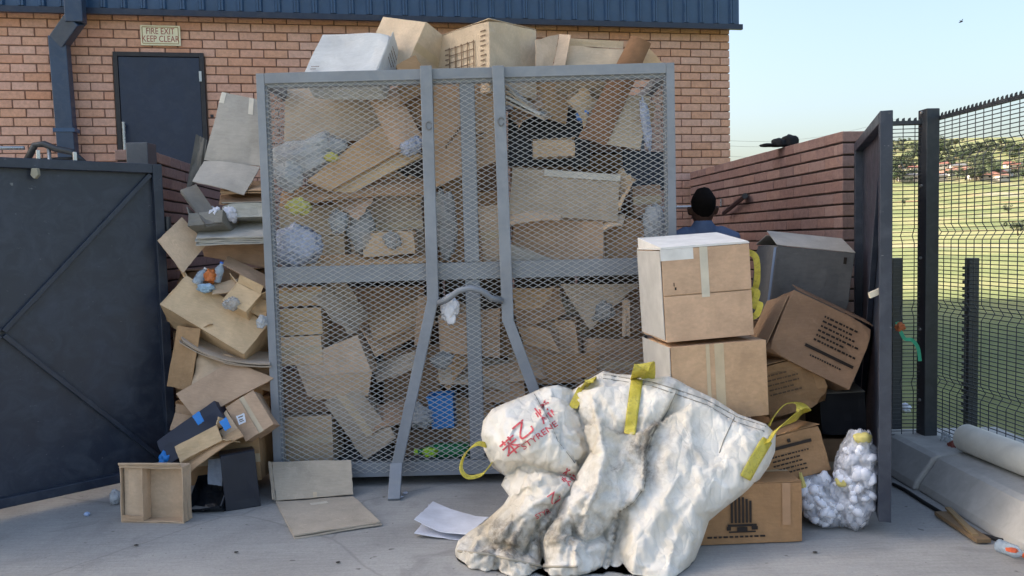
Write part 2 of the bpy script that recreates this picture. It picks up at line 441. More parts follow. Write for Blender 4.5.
def make_building():
    t = Thing('warehouse_building', 'long peach brick warehouse with navy ribbed metal cladding above the waste yard', 'building')
    # mortar core set back from the brick faces, with the door opening left as a recess behind the door
    c0 = BO + BU * ((BR_end + BL_start) / 2) - BN * (.012 + 6)
    core = MB().box(c0 + V((0, 0, 4.8)), BU * ((BR_end - BL_start) / 2 - .012), BN * 6, V((0, 0, 4.8)))
    o = t.add('wall', core, MORT1)
    # cladding backing sheet and flashing
    zc, zt = zroof, 9.8
    mid = lambda out, a, b: BO + BU * ((a + b) / 2) + BN * out
    cl = MB().box(mid(.10, BL_start, BR_end + .06) + V((0, 0, (zc + .05 + zt) / 2)), BU * ((BR_end + .06 - BL_start) / 2), BN * .012, V((0, 0, (zt - zc - .05) / 2)))
    # return of the cladding round the right-hand corner
    cl.box(BO + BU * (BR_end + .048) - BN * 6 + V((0, 0, (zc + .05 + zt) / 2)), BU * .012, BN * 6.08, V((0, 0, (zt - zc - .05) / 2)))
    cl_o = t.add('cladding', cl, CLAD)
    fl = MB().box(mid(.125, BL_start, BR_end + .09) + V((0, 0, zc + .02)), BU * ((BR_end + .09 - BL_start) / 2), BN * .02, V((0, 0, .028)))
    fl.box(mid(.055, BL_start, BR_end) + V((0, 0, zc + .03)), BU * ((BR_end - BL_start) / 2), BN * .05, V((0, 0, .006)))
    t.add('flashing', fl, paint('dark_flashing_paint', (26, 38, 62), .45, .1))
    pitch = .178
    k = 0; s = BR_end - .03
    rib0 = None
    ribs = []
    while s > -6.2:
        prof = [(-.034, 0), (-.020, .03), (-.006, .03), (-.004, .022), (.004, .022), (.006, .03), (.020, .03), (.034, 0)]
        b = BO + BU * s + BN * .1125
        if rib0 is None:
            m = MB().extrude([b + BU * x + BN * y + V((0, 0, zc + .055)) for x, y in prof], V((0, 0, zt - zc - .06)))
            rib0 = t.add('rib', m, CLAD, parent=cl_o); s0 = s
        else: ribs.append(s - s0)
        s -= pitch
    root = t.done(BO.copy())
    for ds in ribs:
        q = bpy.data.objects.new('rib', rib0.data); link(q); q.parent = cl_o; q.location = BU * ds
    # bricks
    d0 = onb(113, 53); d1 = onb(204, 57)
    a, b = bs(d0), bs(d1); zt_d = d0.z + .01; zb_d = zt_d - 2.08
    def seen(p):
        x, y = pix(p)
        return (-10 < x < 262 and y < 172) or (255 <= x < 345 and y < 78) or (520 < x < 680 and y < 72) or (664 < x < 740 and y < 190)
    n = brickwork(root, t.base, BO + BU * BL_start, BU, BN, BR_end - BL_start, 0, zc + .06, BRICK1, seen,
              skip=[(a - BL_start, b - BL_start, zb_d, zt_d)], seed=3)
    # door with frame, in the opening
    d = Thing('x', '', ''); 
    def rect(s0_, s1_, z0, z1, o0, o1):
        return MB().box(BO + BU * ((s0_ + s1_) / 2) + BN * ((o0 + o1) / 2) + V((0, 0, (z0 + z1) / 2)), BU * ((s1_ - s0_) / 2), BN * ((o1 - o0) / 2), V((0, 0, (z1 - z0) / 2)))
    FR = paint('door_frame_paint', (30, 26, 34), .5, .1)
    t2 = []
    def kid(name, mb, mat, par, bevel=0):
        me = mb.mesh(name); me.transform(Matrix.Translation(-t.base)); me.materials.append(mat)
        ob = bpy.data.objects.new(name, me); link(ob); ob.parent = par
        if bevel:
            m = ob.modifiers.new('bevel', 'BEVEL'); m.width = bevel; m.segments = 2
        return ob
    door = kid('door', rect(a + .045, b - .045, zb_d, zt_d - .045, -.008, .012), NAVYD, root, .003)
    fr = rect(a, a + .042, zb_d, zt_d, -.008, .022); fr2 = rect(b - .042, b, zb_d, zt_d, -.008, .022); fr3 = rect(a + .042, b - .042, zt_d - .042, zt_d, -.008, .022)
    for q in (fr2, fr3):
        off = len(fr.v); fr.v += q.v; fr.f += [[off + i for i in f] for f in q.f]
    kid('door_frame', fr, FR, root, .003)
    STEEL = paint('bare_steel', (186, 188, 190), .35, .1, metal=.6)
    hz0, hz1 = onb(126, 152).z, onb(126, 123).z; hs = bs(onb(126, 138))
    h = MB().tube([BO + BU * hs + BN * .06 + V((0, 0, hz0)), BO + BU * hs + BN * .06 + V((0, 0, hz1))], .014, 8)
    for z in (hz0 + .03, hz1 - .03): h.tube([BO + BU * hs + BN * .005 + V((0, 0, z)), BO + BU * hs + BN * .06 + V((0, 0, z))], .009, 6)
    kid('handle', h, STEEL, door)
    for py in (77, 150):
        p = onb(201, py); s_ = bs(p)
        kid('hinge', rect(s_ - .012, s_ + .012, p.z - .05, p.z + .05, .010, .034), STEEL, door)
    # little vent hole beside the door
    p = onb(212, 116); s_ = bs(p)
    kid('weep_hole', rect(s_ - .015, s_ + .015, p.z - .015, p.z + .015, -.02, .003), FR, root)
    # downpipe: outlet from the cladding, swan neck and square pipe
    dp = MB()
    q0 = onb(76, -30, .26); q1 = onb(76, 22, .26); q2 = onb(59, 40, .11); q3 = onb(68, 150, .11)
    q3 = V((q2.x, q2.y, 1.55)) + BU * .04
    wd = .155
    def sq(aa, bb):
        dp.bar(aa, bb, wd, .12, up=BN)
    sq(V((q1.x, q1.y, q0.z)), V((q1.x, q1.y, q1.z - .01))); sq(V((q1.x, q1.y, q1.z + .03)), V((q2.x, q2.y, q2.z - .02))); sq(V((q2.x, q2.y, q2.z + .03)), q3)
    pipe = kid('downpipe', dp, paint('downpipe_paint', (48, 66, 92), .4, .12), root, .008)
    for z in (2.75, ):
        c = q2 + (q3 - q2) * ((q2.z - z) / (q2.z - q3.z))
        kid('pipe_clip', MB().box(c, BU * .095, BN * .068, V((0, 0, .018))), CLAD, pipe)
    # raised landing in front of the fire door
    kid('landing', rect(a - 2.6, b + .02, zb_d - .18, zb_d - .005, .004, 1.0), PLAINC, root)
    kid('landing_support', rect(a - 2.5, b - .1, 0, zb_d - .185, .1, .9), MORT1, root)
    return root, n
bld, nb = make_building()

# fire exit sign
def text_mesh(txt, size, name='lettering', fat=0):
    cu = bpy.data.curves.new(name, 'FONT'); cu.body = txt; cu.size = size; cu.align_x = 'CENTER'; cu.align_y = 'CENTER'; cu.resolution_u = 3; cu.offset = fat
    o = bpy.data.objects.new(name, cu); link(o)
    dg = bpy.context.evaluated_depsgraph_get(); dg.update()
    me = bpy.data.meshes.new_from_object(o.evaluated_get(dg)); bpy.data.objects.remove(o); bpy.data.curves.remove(cu)
    me.name = name; return me

def make_sign():
    a = onb(140, 25, .02); b = onb(181, 46, .02)
    c = (a + b) / 2; wid = bs(b) - bs(a); hgt = a.z - b.z
    t = Thing('fire_exit_sign', 'cream sign with red fire exit keep clear lettering above the navy door', 'sign')
    pl = t.add('plate', MB().box(c, BU * wid / 2, BN * .006, V((0, 0, hgt / 2))), flat('cream_sign_enamel', (236, 230, 200), .4), bevel=.004)
    RED = flat('red_sign_ink', (160, 70, 60), .5)
    bd = MB()
    for s_, z_, w_, h_ in ((0, hgt / 2 - .018, wid / 2 - .018, .004), (0, -hgt / 2 + .018, wid / 2 - .018, .004), (-wid / 2 + .018, 0, .004, hgt / 2 - .02), (wid / 2 - .018, 0, .004, hgt / 2 - .02)):
        bd.box(c + BU * s_ + V((0, 0, z_)) + BN * .0075, BU * w_, BN * .0008, V((0, 0, h_)))
    t.add('border', bd, flat('tan_sign_ink', (176, 150, 110), .5), parent=pl)
    M4 = Matrix(((BU.x, 0, BN.x, 0), (BU.y, 0, BN.y, 0), (0, 1, 0, 0), (0, 0, 0, 1)))
    for txt, dz in (('FIRE EXIT', hgt * .19), ('KEEP CLEAR', -hgt * .19)):
        me = text_mesh(txt, .086)
        me.transform(Matrix.Translation(c + V((0, 0, dz)) + BN * .0085) @ M4 @ Matrix.Scale(.74, 4, V((1, 0, 0))))
        t.add('lettering', me, RED, parent=pl)
    t.done()
make_sign()

# ------------------------------------------------------------------ enclosure walls
ZW = 2.3
RWa, RWb = V((2.32, 5.42, 0)), V((1.99, 8.60, 0))
LWa, LWb = V((-2.5, 5.42, 0)), V((-2.78, 7.78, 0))
def enclosure_wall(name, label, a, b, side, seen, seed):
    """side = +1 when the yard-facing side looks to +x"""
    u = (b - a).normalized(); L = (b - a).length
    n = V((u.y, -u.x, 0)); n = n if n.x * side > 0 else -n
    th = .222
    t = Thing(name, label, 'wall', kind='empty')
    c = (a + b) / 2 - n * (th / 2)
    t.add('wall', MB().box(c + V((0, 0, (ZW - .006) / 2)), u * (L / 2 - .01), n * (th / 2 - .012), V((0, 0, (ZW - .006) / 2))), MORT2)
    root = t.done(a.copy()); 
    if 'kind' in root: del root['kind']
    nrow = 27; cs = ZW / nrow
    k = brickwork(root, t.base, a, u, n, L, 0, ZW, BRICK2, seen, course=cs, bl=.24, jt=.014, vj=.004, bd=.08, seed=seed)
    # end face towards the camera
    k2 = brickwork(root, t.base, a - n * th, n, -u, th, 0, ZW, BRICK2, seen, course=cs, bl=.222, jt=.014, bd=.08, seed=seed + 1, proud=.004)
    # far side
    brickwork(root, t.base, a - n * th, u, -n, L, 0, ZW, BRICK2, lambda p: False, course=cs, bl=.24, jt=.014, bd=.08, seed=seed + 2)
    return k, k2
enclosure_wall('enclosure_wall', 'dark brown brick enclosure wall running back to the warehouse behind the stacked boxes', RWa, RWb, -1,
               lambda p: p.z > .95, 21)
enclosure_wall('enclosure_wall', 'dark brown brick enclosure wall between the navy gate and the heap of flattened boxes', LWa, LWb, 1,
               lambda p: p.y < 6.3 and p.z > .6, 31)

# ------------------------------------------------------------------ gates
def gate(label, h, e, z0, z1, brace_x, side, post_above=0.0):
    h = V(h); e = V(e); u = (e - h).normalized(); L = (e - h).length; n = V((-u.y, u.x, 0))
    n = n if n.y < 0 else -n
    if abs(n.y) < .35: n = V((-1, 0, 0)) if side > 0 else n
    n = (n - u * n.dot(u)).normalized()
    t = Thing('steel_gate', label, 'gate', 'steel gates of the waste enclosure')
    up = V((0, 0, 1)); q = .06
    def vert(s, w_=q): return MB().box(h + u * s + up * ((z0 + z1) / 2), u * (w_ / 2), n * (q / 2), up * ((z1 - z0) / 2))
    t.add('stile', vert(q / 2), NAVY, bevel=.004); t.add('stile', vert(L - q / 2), NAVY, bevel=.004)
    for z in (z0 + q / 2, z1 - q / 2):
        t.add('rail', MB().box(h + u * (L / 2) + up * z, u * (L / 2 - q), n * (q / 2), up * (q / 2)), NAVY, bevel=.004)
    t.add('sheet', MB().box(h + u * (L / 2) + up * ((z0 + z1) / 2) - n * .02, u * (L / 2 - q + .002), n * .002, up * ((z1 - z0) / 2 - q + .002)), NAVY)
    zm = (z0 + z1) / 2
    s0, s1, zl, zh = q + .01, L - q - .01, z0 + q + .01, z1 - q - .01
    if brace_x:
        sm = (s0 + s1) / 2
        for (sa, za, sb, zb) in ((s0, zh, sm - .01, zm + .012), (sm + .01, zm - .012, s1, zl), (s0, zl, sm - .01, zm - .012), (sm + .01, zm + .012, s1, zh)):
            t.add('brace', MB().bar(h + u * sa + up * za + n * .0, h + u * sb + up * zb, .03, .032, up=n), NAVY, bevel=.003)
    else:
        t.add('brace', MB().bar(h + u * s0 + up * zl, h + u * s1 + up * zh, .03, .03, up=n), NAVY, bevel=.003)
    for z in (z0 + .35, z1 - .4):
        t.add('hinge', MB().tube([h - u * .03 + up * (z - .05), h - u * .03 + up * (z + .05)], .022, 10), DARKM)
    return t, h, u, n, L
t, h, u, n, L = gate('wide open navy sheet steel gate with cross bracing, beside the brick wall', (-2.36, 5.28, 0), (-2.36 - 1.94 * .728, 5.28 - 1.94 * .686, 0), .07, 2.17, True, -1)
# latch hardware hooked over the top rail
STEEL = paint('bare_steel', (186, 188, 190), .35, .1, metal=.6)
lk = P(34, 160, 4.78)
for pxx in (36, 70):
    p = P(pxx, 150, 5.0 if pxx > 50 else 4.82)
    s_ = (p - h).dot(u); c = h + u * s_ + V((0, 0, 2.17))
    t.add('latch', MB().box(c + V((0, 0, .028)), u * .011, n * .008, V((0, 0, .028))), STEEL, bevel=.003)
t.done()
gp = Thing('gate_post', 'charcoal square steel post rising above the navy gate corner', 'post')
pA = P(140, 150, 5.44)
gp.add('post', MB().aabb(pA.x - .075, pA.x + .075, 5.39, 5.53, 0, 2.34), paint('post_paint', (66, 72, 84), .5, .2), bevel=.006)
gp.add('base_plate', MB().aabb(pA.x - .12, pA.x + .12, 5.34, 5.58, .001, .012), DARKM)
gp.done()
t, h, u, n, L = gate('narrow edge-on navy gate swung open beside the stacked boxes and bags', (2.40, 5.34, 0), (1.90, 3.92, 0), .09, 2.2, False, 1)
kn = h + u * (L - .04)
t.add('latch', MB().box(kn + V((-.05, 0, 1.28)), V((.03, 0, .012)), V((0, .008, 0)), V((-.004, 0, .014))), flat('ivory_latch_plastic', (206, 198, 180), .5))
t.done()

# ------------------------------------------------------------------ mesh fence on the right
def fence(label, a, b, z0, z1, posts, rz=0):
    a = V(a); b = V(b); u = (b - a).normalized(); L = (b - a).length; n = V((-u.y, u.x, 0))
    t = Thing('mesh_fence', label, 'fence', 'security mesh fence panels')
    vs_ = [.3, .8, 1.3, 1.8]
    def prof(z):
        q = 0
        for c in (z1 - .26, z1 - .76, z1 - 1.26, z1 - 1.76):
            q = max(q, .032 * (1 - abs(z - c) / .05))
        return q
    zs = sorted(set([z0, z1] + [c + k for c in (z1 - .26, z1 - .76, z1 - 1.26, z1 - 1.76) for k in (-.05, 0, .05)]))
    zs = [z for z in zs if z0 <= z <= z1]
    wv = MB(); s = .01
    while s < L:
        wv.tube([a + u * s + n * prof(z) + V((0, 0, z)) for z in zs], .0032, 4, False); s += .0762
    wh = MB(); z = z0 + .01
    while z < z1:
        c = (a + b) / 2 + n * (prof(z) + .004) + V((0, 0, z)); wh.box(c, u * (L / 2), n * .0026, V((0, 0, .0026))); z += .0254
    t.add('vertical_wires', wv, DARKM, kind='stuff'); t.add('horizontal_wires', wh, DARKM, kind='stuff')
    sp = MB(); s = .01
    while s < L:
        sp.extrude([a + u * (s - .013) + V((0, 0, z1 - .01)), a + u * (s + .013) + V((0, 0, z1 - .01)), a + u * (s + .010) + V((0, 0, z1 + .022)), a + u * (s - .004) + V((0, 0, z1 + .016))], n * .006); s += .0381
    sp.box((a + b) / 2 + V((0, 0, z1 - .012)) + n * .003, u * (L / 2), n * .012, V((0, 0, .012)))
    t.add('spike_strip', sp, DARKM, kind='stuff')
    for s in posts:
        c = a + u * s - n * .055
        t.add('post', MB().box(c + V((0, 0, (z1 + .05) / 2)), u * .05, n * .045, V((0, 0, (z1 + .05) / 2))), DARKM, bevel=.006)
        for k in range(5):
            zz = z0 + .25 + k * .48
            t.add('bolt', MB().tube([c + n * -.046 + V((0, 0, zz)), c + n * -.056 + V((0, 0, zz))], .010, 8), STEEL)
    return t.done()
fence('charcoal security mesh fence running towards the camera above the sloped concrete kerb', (2.84, 5.17, 0), (3.02, 1.9, 0), .2, 2.34, (0.0, 3.1))
fence('short charcoal mesh fence panel between the gate and the fence corner post', (2.46, 5.19, 0), (2.79, 5.17, 0), .2, 2.32, ())
for pxx, dd, lab in ((971, 5.62, 'short toothed black steel post standing behind the mesh fence corner'), (895.5, 5.62, 'short black steel post half hidden by the open gate edge')):
    p = P(pxx, 350, dd); q = P(pxx, 258, dd)
    m = MB().aabb(p.x - .035, p.x + .035, dd - .03, dd + .03, -.1, q.z)
    for k in range(22): 
        z = .25 + k * .05
        if z < q.z - .02: m.aabb(p.x - .062, p.x - .033, dd - .012, dd + .012, z, z + .022)
    single('fence_stake', lab, 'post', m, DARKM)

# ------------------------------------------------------------------ sloped kerb, pipe and litter on the right
def kerb():
    yy = [(5.32, 4.66), (4.652, 3.62), (3.612, 2.3), (2.292, .9)]
    for i, (y1, y0) in enumerate(yy):
        m = MB()
        off = (5.3 - (y0 + y1) / 2) * .03
        x0 = 2.42 + off
        prof = [(x0, .002), (x0 + .015, .05), (x0 + .12, .20), (x0 + .16, .215), (3.35, .215), (3.35, .002)]
        m.extrude([(x, y0, z) for x, z in prof], (0, y1 - y0, 0))
        lab = ['sloped concrete kerb block at the fence corner beside the gate', 'sloped concrete kerb block under the end of the white pipe', 'sloped concrete kerb block at the right edge of the yard', 'sloped concrete kerb block nearest the camera'][i]
        single('kerb_block', lab, 'kerb', m, PLAINC, group='sloped kerb blocks', bevel=.012)
kerb()
strip = [PZ(x, y, .012) for x, y in ((893, 484), (905, 490), (925, 503), (950, 518), (975, 533), (1000, 540), (1030, 543))]
single('drain_hose', 'thin black hose lying along the foot of the sloped kerb', 'hose', MB().tube(strip, .011, 6), flat('black_rubber', (26, 26, 28), .7), smooth=True)
def pipe():
    a = P(966, 459, 4.72); b = V((a.x + .17, 2.5, a.z))
    a.z = b.z = .215 + .088
    t = Thing('plastic_pipe', 'fat white plastic pipe lying on the concrete kerb by the fence', 'pipe')
    n = 24; m = MB(); d = (b - a).normalized(); uu = d.cross(V((0, 0, 1))).normalized(); vv = uu.cross(d)
    for ring, (p, r) in enumerate(((a, .078), (a, .087), (b, .087), (b, .078))):
        for k in range(n):
            an = 2 * math.pi * k / n; m.v.append(p + (uu * math.cos(an) + vv * math.sin(an)) * r)
    for g in range(4):
        g2 = (g + 1) % 4
        for k in range(n):
            k2 = (k + 1) % n; m.f.append([g * n + k, g * n + k2, g2 * n + k2, g2 * n + k])
    t.add('pipe', m, paint('white_pipe_plastic', (238, 234, 222), .4, .16, dustc=(176, 166, 150)), smooth=True, auto=40)
    t.done()
pipe()
# ------------------------------------------------------------------ the cage
CY = 5.0; CD = 1.15
CX0 = P(257, 75, CY).x; CX1 = P(673, 66, CY).x
CXb0 = P(276, 470, CY).x
CX0 = (CX0 + CXb0) / 2
CZ1 = P(465, 69, CY).z; CZ0 = P(420, 476, CY).z
ZM = P(465, 271, CY).z
def expanded(m, o, u, v, n, W_, H_, a=.063, b=.034, sw=.0034, st=.0022):
    """two crossing families of flat strands clipped to a W_ x H_ panel"""
    for fam, sl in ((0, b / a), (1, -b / a)):
        c0 = -H_ / sl if sl > 0 else 0
        x = -H_ * a / b if sl > 0 else 0.0
        end = W_ if sl > 0 else W_ + H_ * a / b
        k = 0
        while x < end:
            pts = []
            # line v = sl*(t - x)
            x_at0 = x; x_atH = x + H_ / sl
            lo, hi = min(x_at0, x_atH), max(x_at0, x_atH)
            t0, t1 = max(0, lo), min(W_, hi)
            if t1 - t0 > .01:
                p = o + u * t0 + v * (sl * (t0 - x)); q = o + u * t1 + v * (sl * (t1 - x))
                d = (q - p).normalized(); pr = d.cross(n).normalized()
                if pr.dot(v) < 0: pr = -pr
                # strand leans back like expanded metal does
                pr2 = (pr + n * -.55).normalized(); n2 = d.cross(pr2).normalized()
                m.box((p + q) / 2 + n * (.0024 if fam else -.0024), (q - p) / 2, pr2 * (sw / 2), n2 * (st / 2))
            x += a; k += 1
def make_cage():
    t = Thing('mesh_cage', 'tall grey steel cage with diamond mesh front, crammed with cardboard', 'cage')
    up = V((0, 0, 1)); X = V((1, 0, 0)); Y = V((0, 1, 0))
    w_ = .058
    def tubev(x, y, nm='post', wx=w_): t.add(nm, MB().aabb(x - wx / 2, x + wx / 2, y, y + w_, CZ0, CZ1), GREY, bevel=.004)
    yb = CY + CD
    for x in (CX0 + w_ / 2, CX1 - w_ / 2):
        tubev(x, CY); tubev(x, yb - w_)
    xi0, xi1 = CX0 + w_, CX1 - w_
    H1 = .085
    def railx(y, z0, z1, nm='rail'): t.add(nm, MB().aabb(xi0, xi1, y, y + w_ - .004, z0, z1), GREY, bevel=.004)
    for y in (CY + .002, yb - w_):
        railx(y, CZ1 - .085, CZ1); railx(y, CZ0, CZ0 + .095); railx(y, ZM - .055, ZM + .055)
    for x in (CX0 + .002, CX1 - w_ + .002):
        for z0, z1 in ((CZ1 - .07, CZ1 - .002), (CZ0 + .002, CZ0 + .09), (ZM - .05, ZM + .05)):
            t.add('rail', MB().aabb(x, x + w_ - .004, CY + w_, yb - w_, z0, z1), GREY, bevel=.004)
    xc = P(470, 200, CY).x
    for z0, z1 in ((ZM + .057, CZ1 - .087), (CZ0 + .097, ZM - .057)):
        t.add('centre_post', MB().aabb(xc - .048, xc + .048, CY + .012, CY + .056, z0, z1), GREY, bevel=.004)
    # mesh sheets, wired to the outside of the frame
    n = V((0, -1, 0)); g = .02
    for nm, o, u_, n_, W_ in (('mesh_front', V((CX0 + g, CY - .004, CZ0 + .03)), X, n, CX1 - CX0 - 2 * g),
                              ('mesh_side', V((CX0 - .004, CY + g, CZ0 + .03)), Y, V((-1, 0, 0)), CD - 2 * g),
                              ('mesh_side', V((CX1 + .004, CY + g, CZ0 + .03)), Y, V((1, 0, 0)), CD - 2 * g),
                              ('mesh_back', V((CX0 + g, yb + .004, CZ0 + .03)), X, V((0, 1, 0)), CX1 - CX0 - 2 * g)):
        m = MB(); expanded(m, o, u_, up, n_, W_, CZ1 - CZ0 - .08); t.add(nm, m, MESHG, kind='stuff')
    # cover strips hiding the cut edges of the mesh
    for (x0, x1, z0, z1) in ((CX0 - .006, CX0 + .046, CZ0, CZ1 + .003), (CX1 - .046, CX1 + .006, CZ0, CZ1 + .003), (CX0 + .048, CX1 - .048, CZ1 - .062, CZ1 + .004)):
        t.add('edge_strip', MB().aabb(x0, x1, CY - .016, CY - .010, z0, z1), GREY, bevel=.002)
    # floor tray
    t.add('floor_tray', MB().aabb(CX0 + .01, CX1 - .01, CY + .06, yb - .06, CZ0 + .01, CZ0 + .03), GREY)
    for x in (CX0 + .05, CX1 - .05):
        for y in (CY + .04, yb - .04): t.add('foot', MB().aabb(x - .035, x + .035, y - .03, y + .03, .001, CZ0 + .004), GREY)
    # splayed bars in front of the doors
    def flatbar(pts, wd, label=None):
        m = MB()
        for (p, q) in zip(pts[:-1], pts[1:]):
            m.bar(p, q, wd, .03, up=(0, -1, 0))
        return m
    yf = CY - .04
    A = [P(426, 66, yf), P(433, 300, yf - .01), P(396, 470, yf - .05)]
    f0 = flatbar([A[0], A[1] + V((0, 0, -.01))], .075); b1 = t.add('door_bar', f0, GREY, bevel=.004)
    t.add('leg', flatbar([A[1] + V((.002, 0, .012)), A[2]], .07), GREY, parent=b1, bevel=.004)
    ft = PZ(394, 500, .004)
    t.add('foot', flatbar([A[2] + V((.006, -.004, .04)), ft], .078), GREY, parent=b1, bevel=.004)
    B = [P(498, 66, yf), P(508, 321, yf - .01), P(545, 420, yf - .04), P(560, 476, yf - .05)]
    b2 = t.add('door_bar', flatbar([B[0], B[1] + V((0, 0, -.01))], .075), GREY, bevel=.004)
    B[3] = B[2] + (B[2] - B[1]).normalized() * ((B[2].z - .004) / -(B[2] - B[1]).normalized().z)
    t.add('leg', flatbar([B[1] + V((-.002, 0, .012)), B[3]], .07), GREY, parent=b2, bevel=.004)
    for p in (P(429, 126, yf), P(501, 122, yf)):
        m = MB(); pts = [p + V((math.cos(a_) * .018, -.02, math.sin(a_) * .026)) for a_ in [R(x) for x in range(20, 341, 20)]]
        m.tube(pts, .005, 5); t.add('ring', m, paint('weathered_steel', (110, 112, 116), .5, .2))
    hp = [P(439, 303, yf - .03), P(448, 299, yf - .07), P(458, 291, yf - .1), P(470, 288, yf - .1), P(482, 291, yf - .1), P(491, 298, yf - .07), P(502, 301, yf - .03)]
    t.add('arched_handle', MB().tube(hp, .02, 8), GREY, smooth=True)
    t.done()
make_cage()
# ------------------------------------------------------------------ cardboard builders
def grid_sheet(TL, TR, BR, BL, th=.006, bend=0.0, seed=0, n=9, rag=.004, wav=.006, toward=None, tear=None):
    """one sheet of board: bilinear patch, bent and slightly wavy, with thickness; returns MB and a face evaluator"""
    TL, TR, BR, BL = (V(p) for p in (TL, TR, BR, BL))
    nr = (TR - TL + BR - BL).cross(BL - TL + BR - TR).normalized()
    if nr.dot((toward or CAM) - (TL + BR) / 2) < 0: nr = -nr
    r = random.Random(seed); o = V((r.uniform(0, 50), r.uniform(0, 50), 0))
    bx, by = bend if isinstance(bend, tuple) else (bend, 0)
    def ev(u, v):
        p = (TL * (1 - u) + TR * u) * (1 - v) + (BL * (1 - u) + BR * u) * v
        k = bx * 4 * u * (1 - u) + by * 4 * v * (1 - v) + wav * noise.noise(o + V((u * 2.2, v * 2.2, 1)))+ wav * .5 * noise.noise(o + V((u * 6, v * 6, 5)))
        return p + nr * k
    m = MB(); N = n
    for side in (0, 1):
        for j in range(N + 1):
            for i in range(N + 1):
                u, v = i / N, j / N
                p = ev(u, v)
                if i in (0, N) or j in (0, N):
                    q = noise.noise(o + V((u * 9, v * 9, 20))) * rag
                    c = (TL + TR + BR + BL) / 4; p = p + (c - p).normalized() * q
                m.v.append(p - nr * (th * side))
    S_ = (N + 1) ** 2
    id_ = lambda s, i, j: s * S_ + j * (N + 1) + i
    for j in range(N):
        for i in range(N):
            m.f.append([id_(0, i, j), id_(0, i + 1, j), id_(0, i + 1, j + 1), id_(0, i, j + 1)])
            m.f.append([id_(1, i, j + 1), id_(1, i + 1, j + 1), id_(1, i + 1, j), id_(1, i, j)])
    for k in range(N):
        m.f += [[id_(0, k, 0), id_(1, k, 0), id_(1, k + 1, 0), id_(0, k + 1, 0)], [id_(0, k, N), id_(0, k + 1, N), id_(1, k + 1, N), id_(1, k, N)],
                [id_(0, 0, k), id_(0, 0, k + 1), id_(1, 0, k + 1), id_(1, 0, k)], [id_(0, N, k), id_(1, N, k), id_(1, N, k + 1), id_(0, N, k + 1)]]
    m.nr = nr; m.ev = ev
    return m

SEED = [100]
def strip_on(ev, nr, u0, u1, v0, v1, off=.0015, n=6):
    """thin flat print or tape following a sheet"""
    m = MB(); us = [u0 + (u1 - u0) * i / n for i in range(n + 1)]; vs2 = [v0 + (v1 - v0) * i / n for i in range(n + 1)]
    for v in vs2:
        for u in us: m.v.append(ev(u, v) + nr * off)
    for j in range(n):
        for i in range(n):
            a = j * (n + 1) + i; m.f.append([a, a + 1, a + n + 2, a + n + 1])
    return m

def merge(ms):
    m = MB()
    for q in ms:
        b = len(m.v); m.v += q.v; m.f += [[b + i for i in f] for f in q.f]
    return m

def sheet(label, quad, col=K, name='cardboard_sheet', cat='cardboard', bend=0.0, th=.007, plies=1, flaps=(), tapes=(), prints=(), rag=.004, wav=.008, group=None, mat=None, tapemat=None):
    """a flattened carton or loose board. quad: TL,TR,BR,BL as (px,py,depth) or world points; flaps: (edge,length,angle)"""
    SEED[0] += 1; sd_ = SEED[0]
    q = [P(*p) if not isinstance(p, Vector) else p for p in quad]
    t = Thing(name, label, cat, group)
    mt = mat or card(col)
    g = grid_sheet(*q, th=th, bend=bend, seed=sd_, rag=rag, wav=wav)
    t.add('panel', g, mt, smooth=True, auto=35)
    for k in range(1, plies):
        r = random.Random(sd_ * 7 + k)
        off = -g.nr * (.011 * k) 
        e1 = (q[1] - q[0]) * r.uniform(-.03, .03); e2 = (q[3] - q[0]) * r.uniform(-.04, .04)
        g2 = grid_sheet(*[p + off + e1 + e2 for p in q], th=th, bend=bend, seed=sd_ + 50 * k, rag=rag, wav=wav)
        t.add('ply', g2, mt, smooth=True, auto=35)
    for (ed, ln, ang) in flaps:
        TL, TR, BR, BL = q
        a, b, inn = {'T': (TL, TR, BL - TL), 'B': (BR, BL, TR - BR), 'L': (BL, TL, TR - TL), 'R': (TR, BR, TL - TR)}[ed]
        ax = (b - a).normalized(); out = -(inn - ax * inn.dot(ax)).normalized()
        d = out * math.cos(R(ang)) + g.nr * math.sin(R(ang))
        ins = (b - a) * .012
        f_ = grid_sheet(a + ins + d * ln, b - ins + d * ln, b - ins * .3 + d * .003, a + ins * .3 + d * .003, th=th, seed=sd_ + 17, rag=rag, wav=.004, n=6)
        t.add('flap', f_, mt, smooth=True, auto=35)
    for (u0, u1, v0, v1) in tapes:
        t.add('tape', strip_on(g.ev, g.nr, u0, u1, v0, v1), tapemat or TAPEW, smooth=True)
    if prints:
        t.add('print', merge([strip_on(g.ev, g.nr, *p, off=.0018, n=2) for p in prints]), INKF, kind='stuff')
    return t.done()

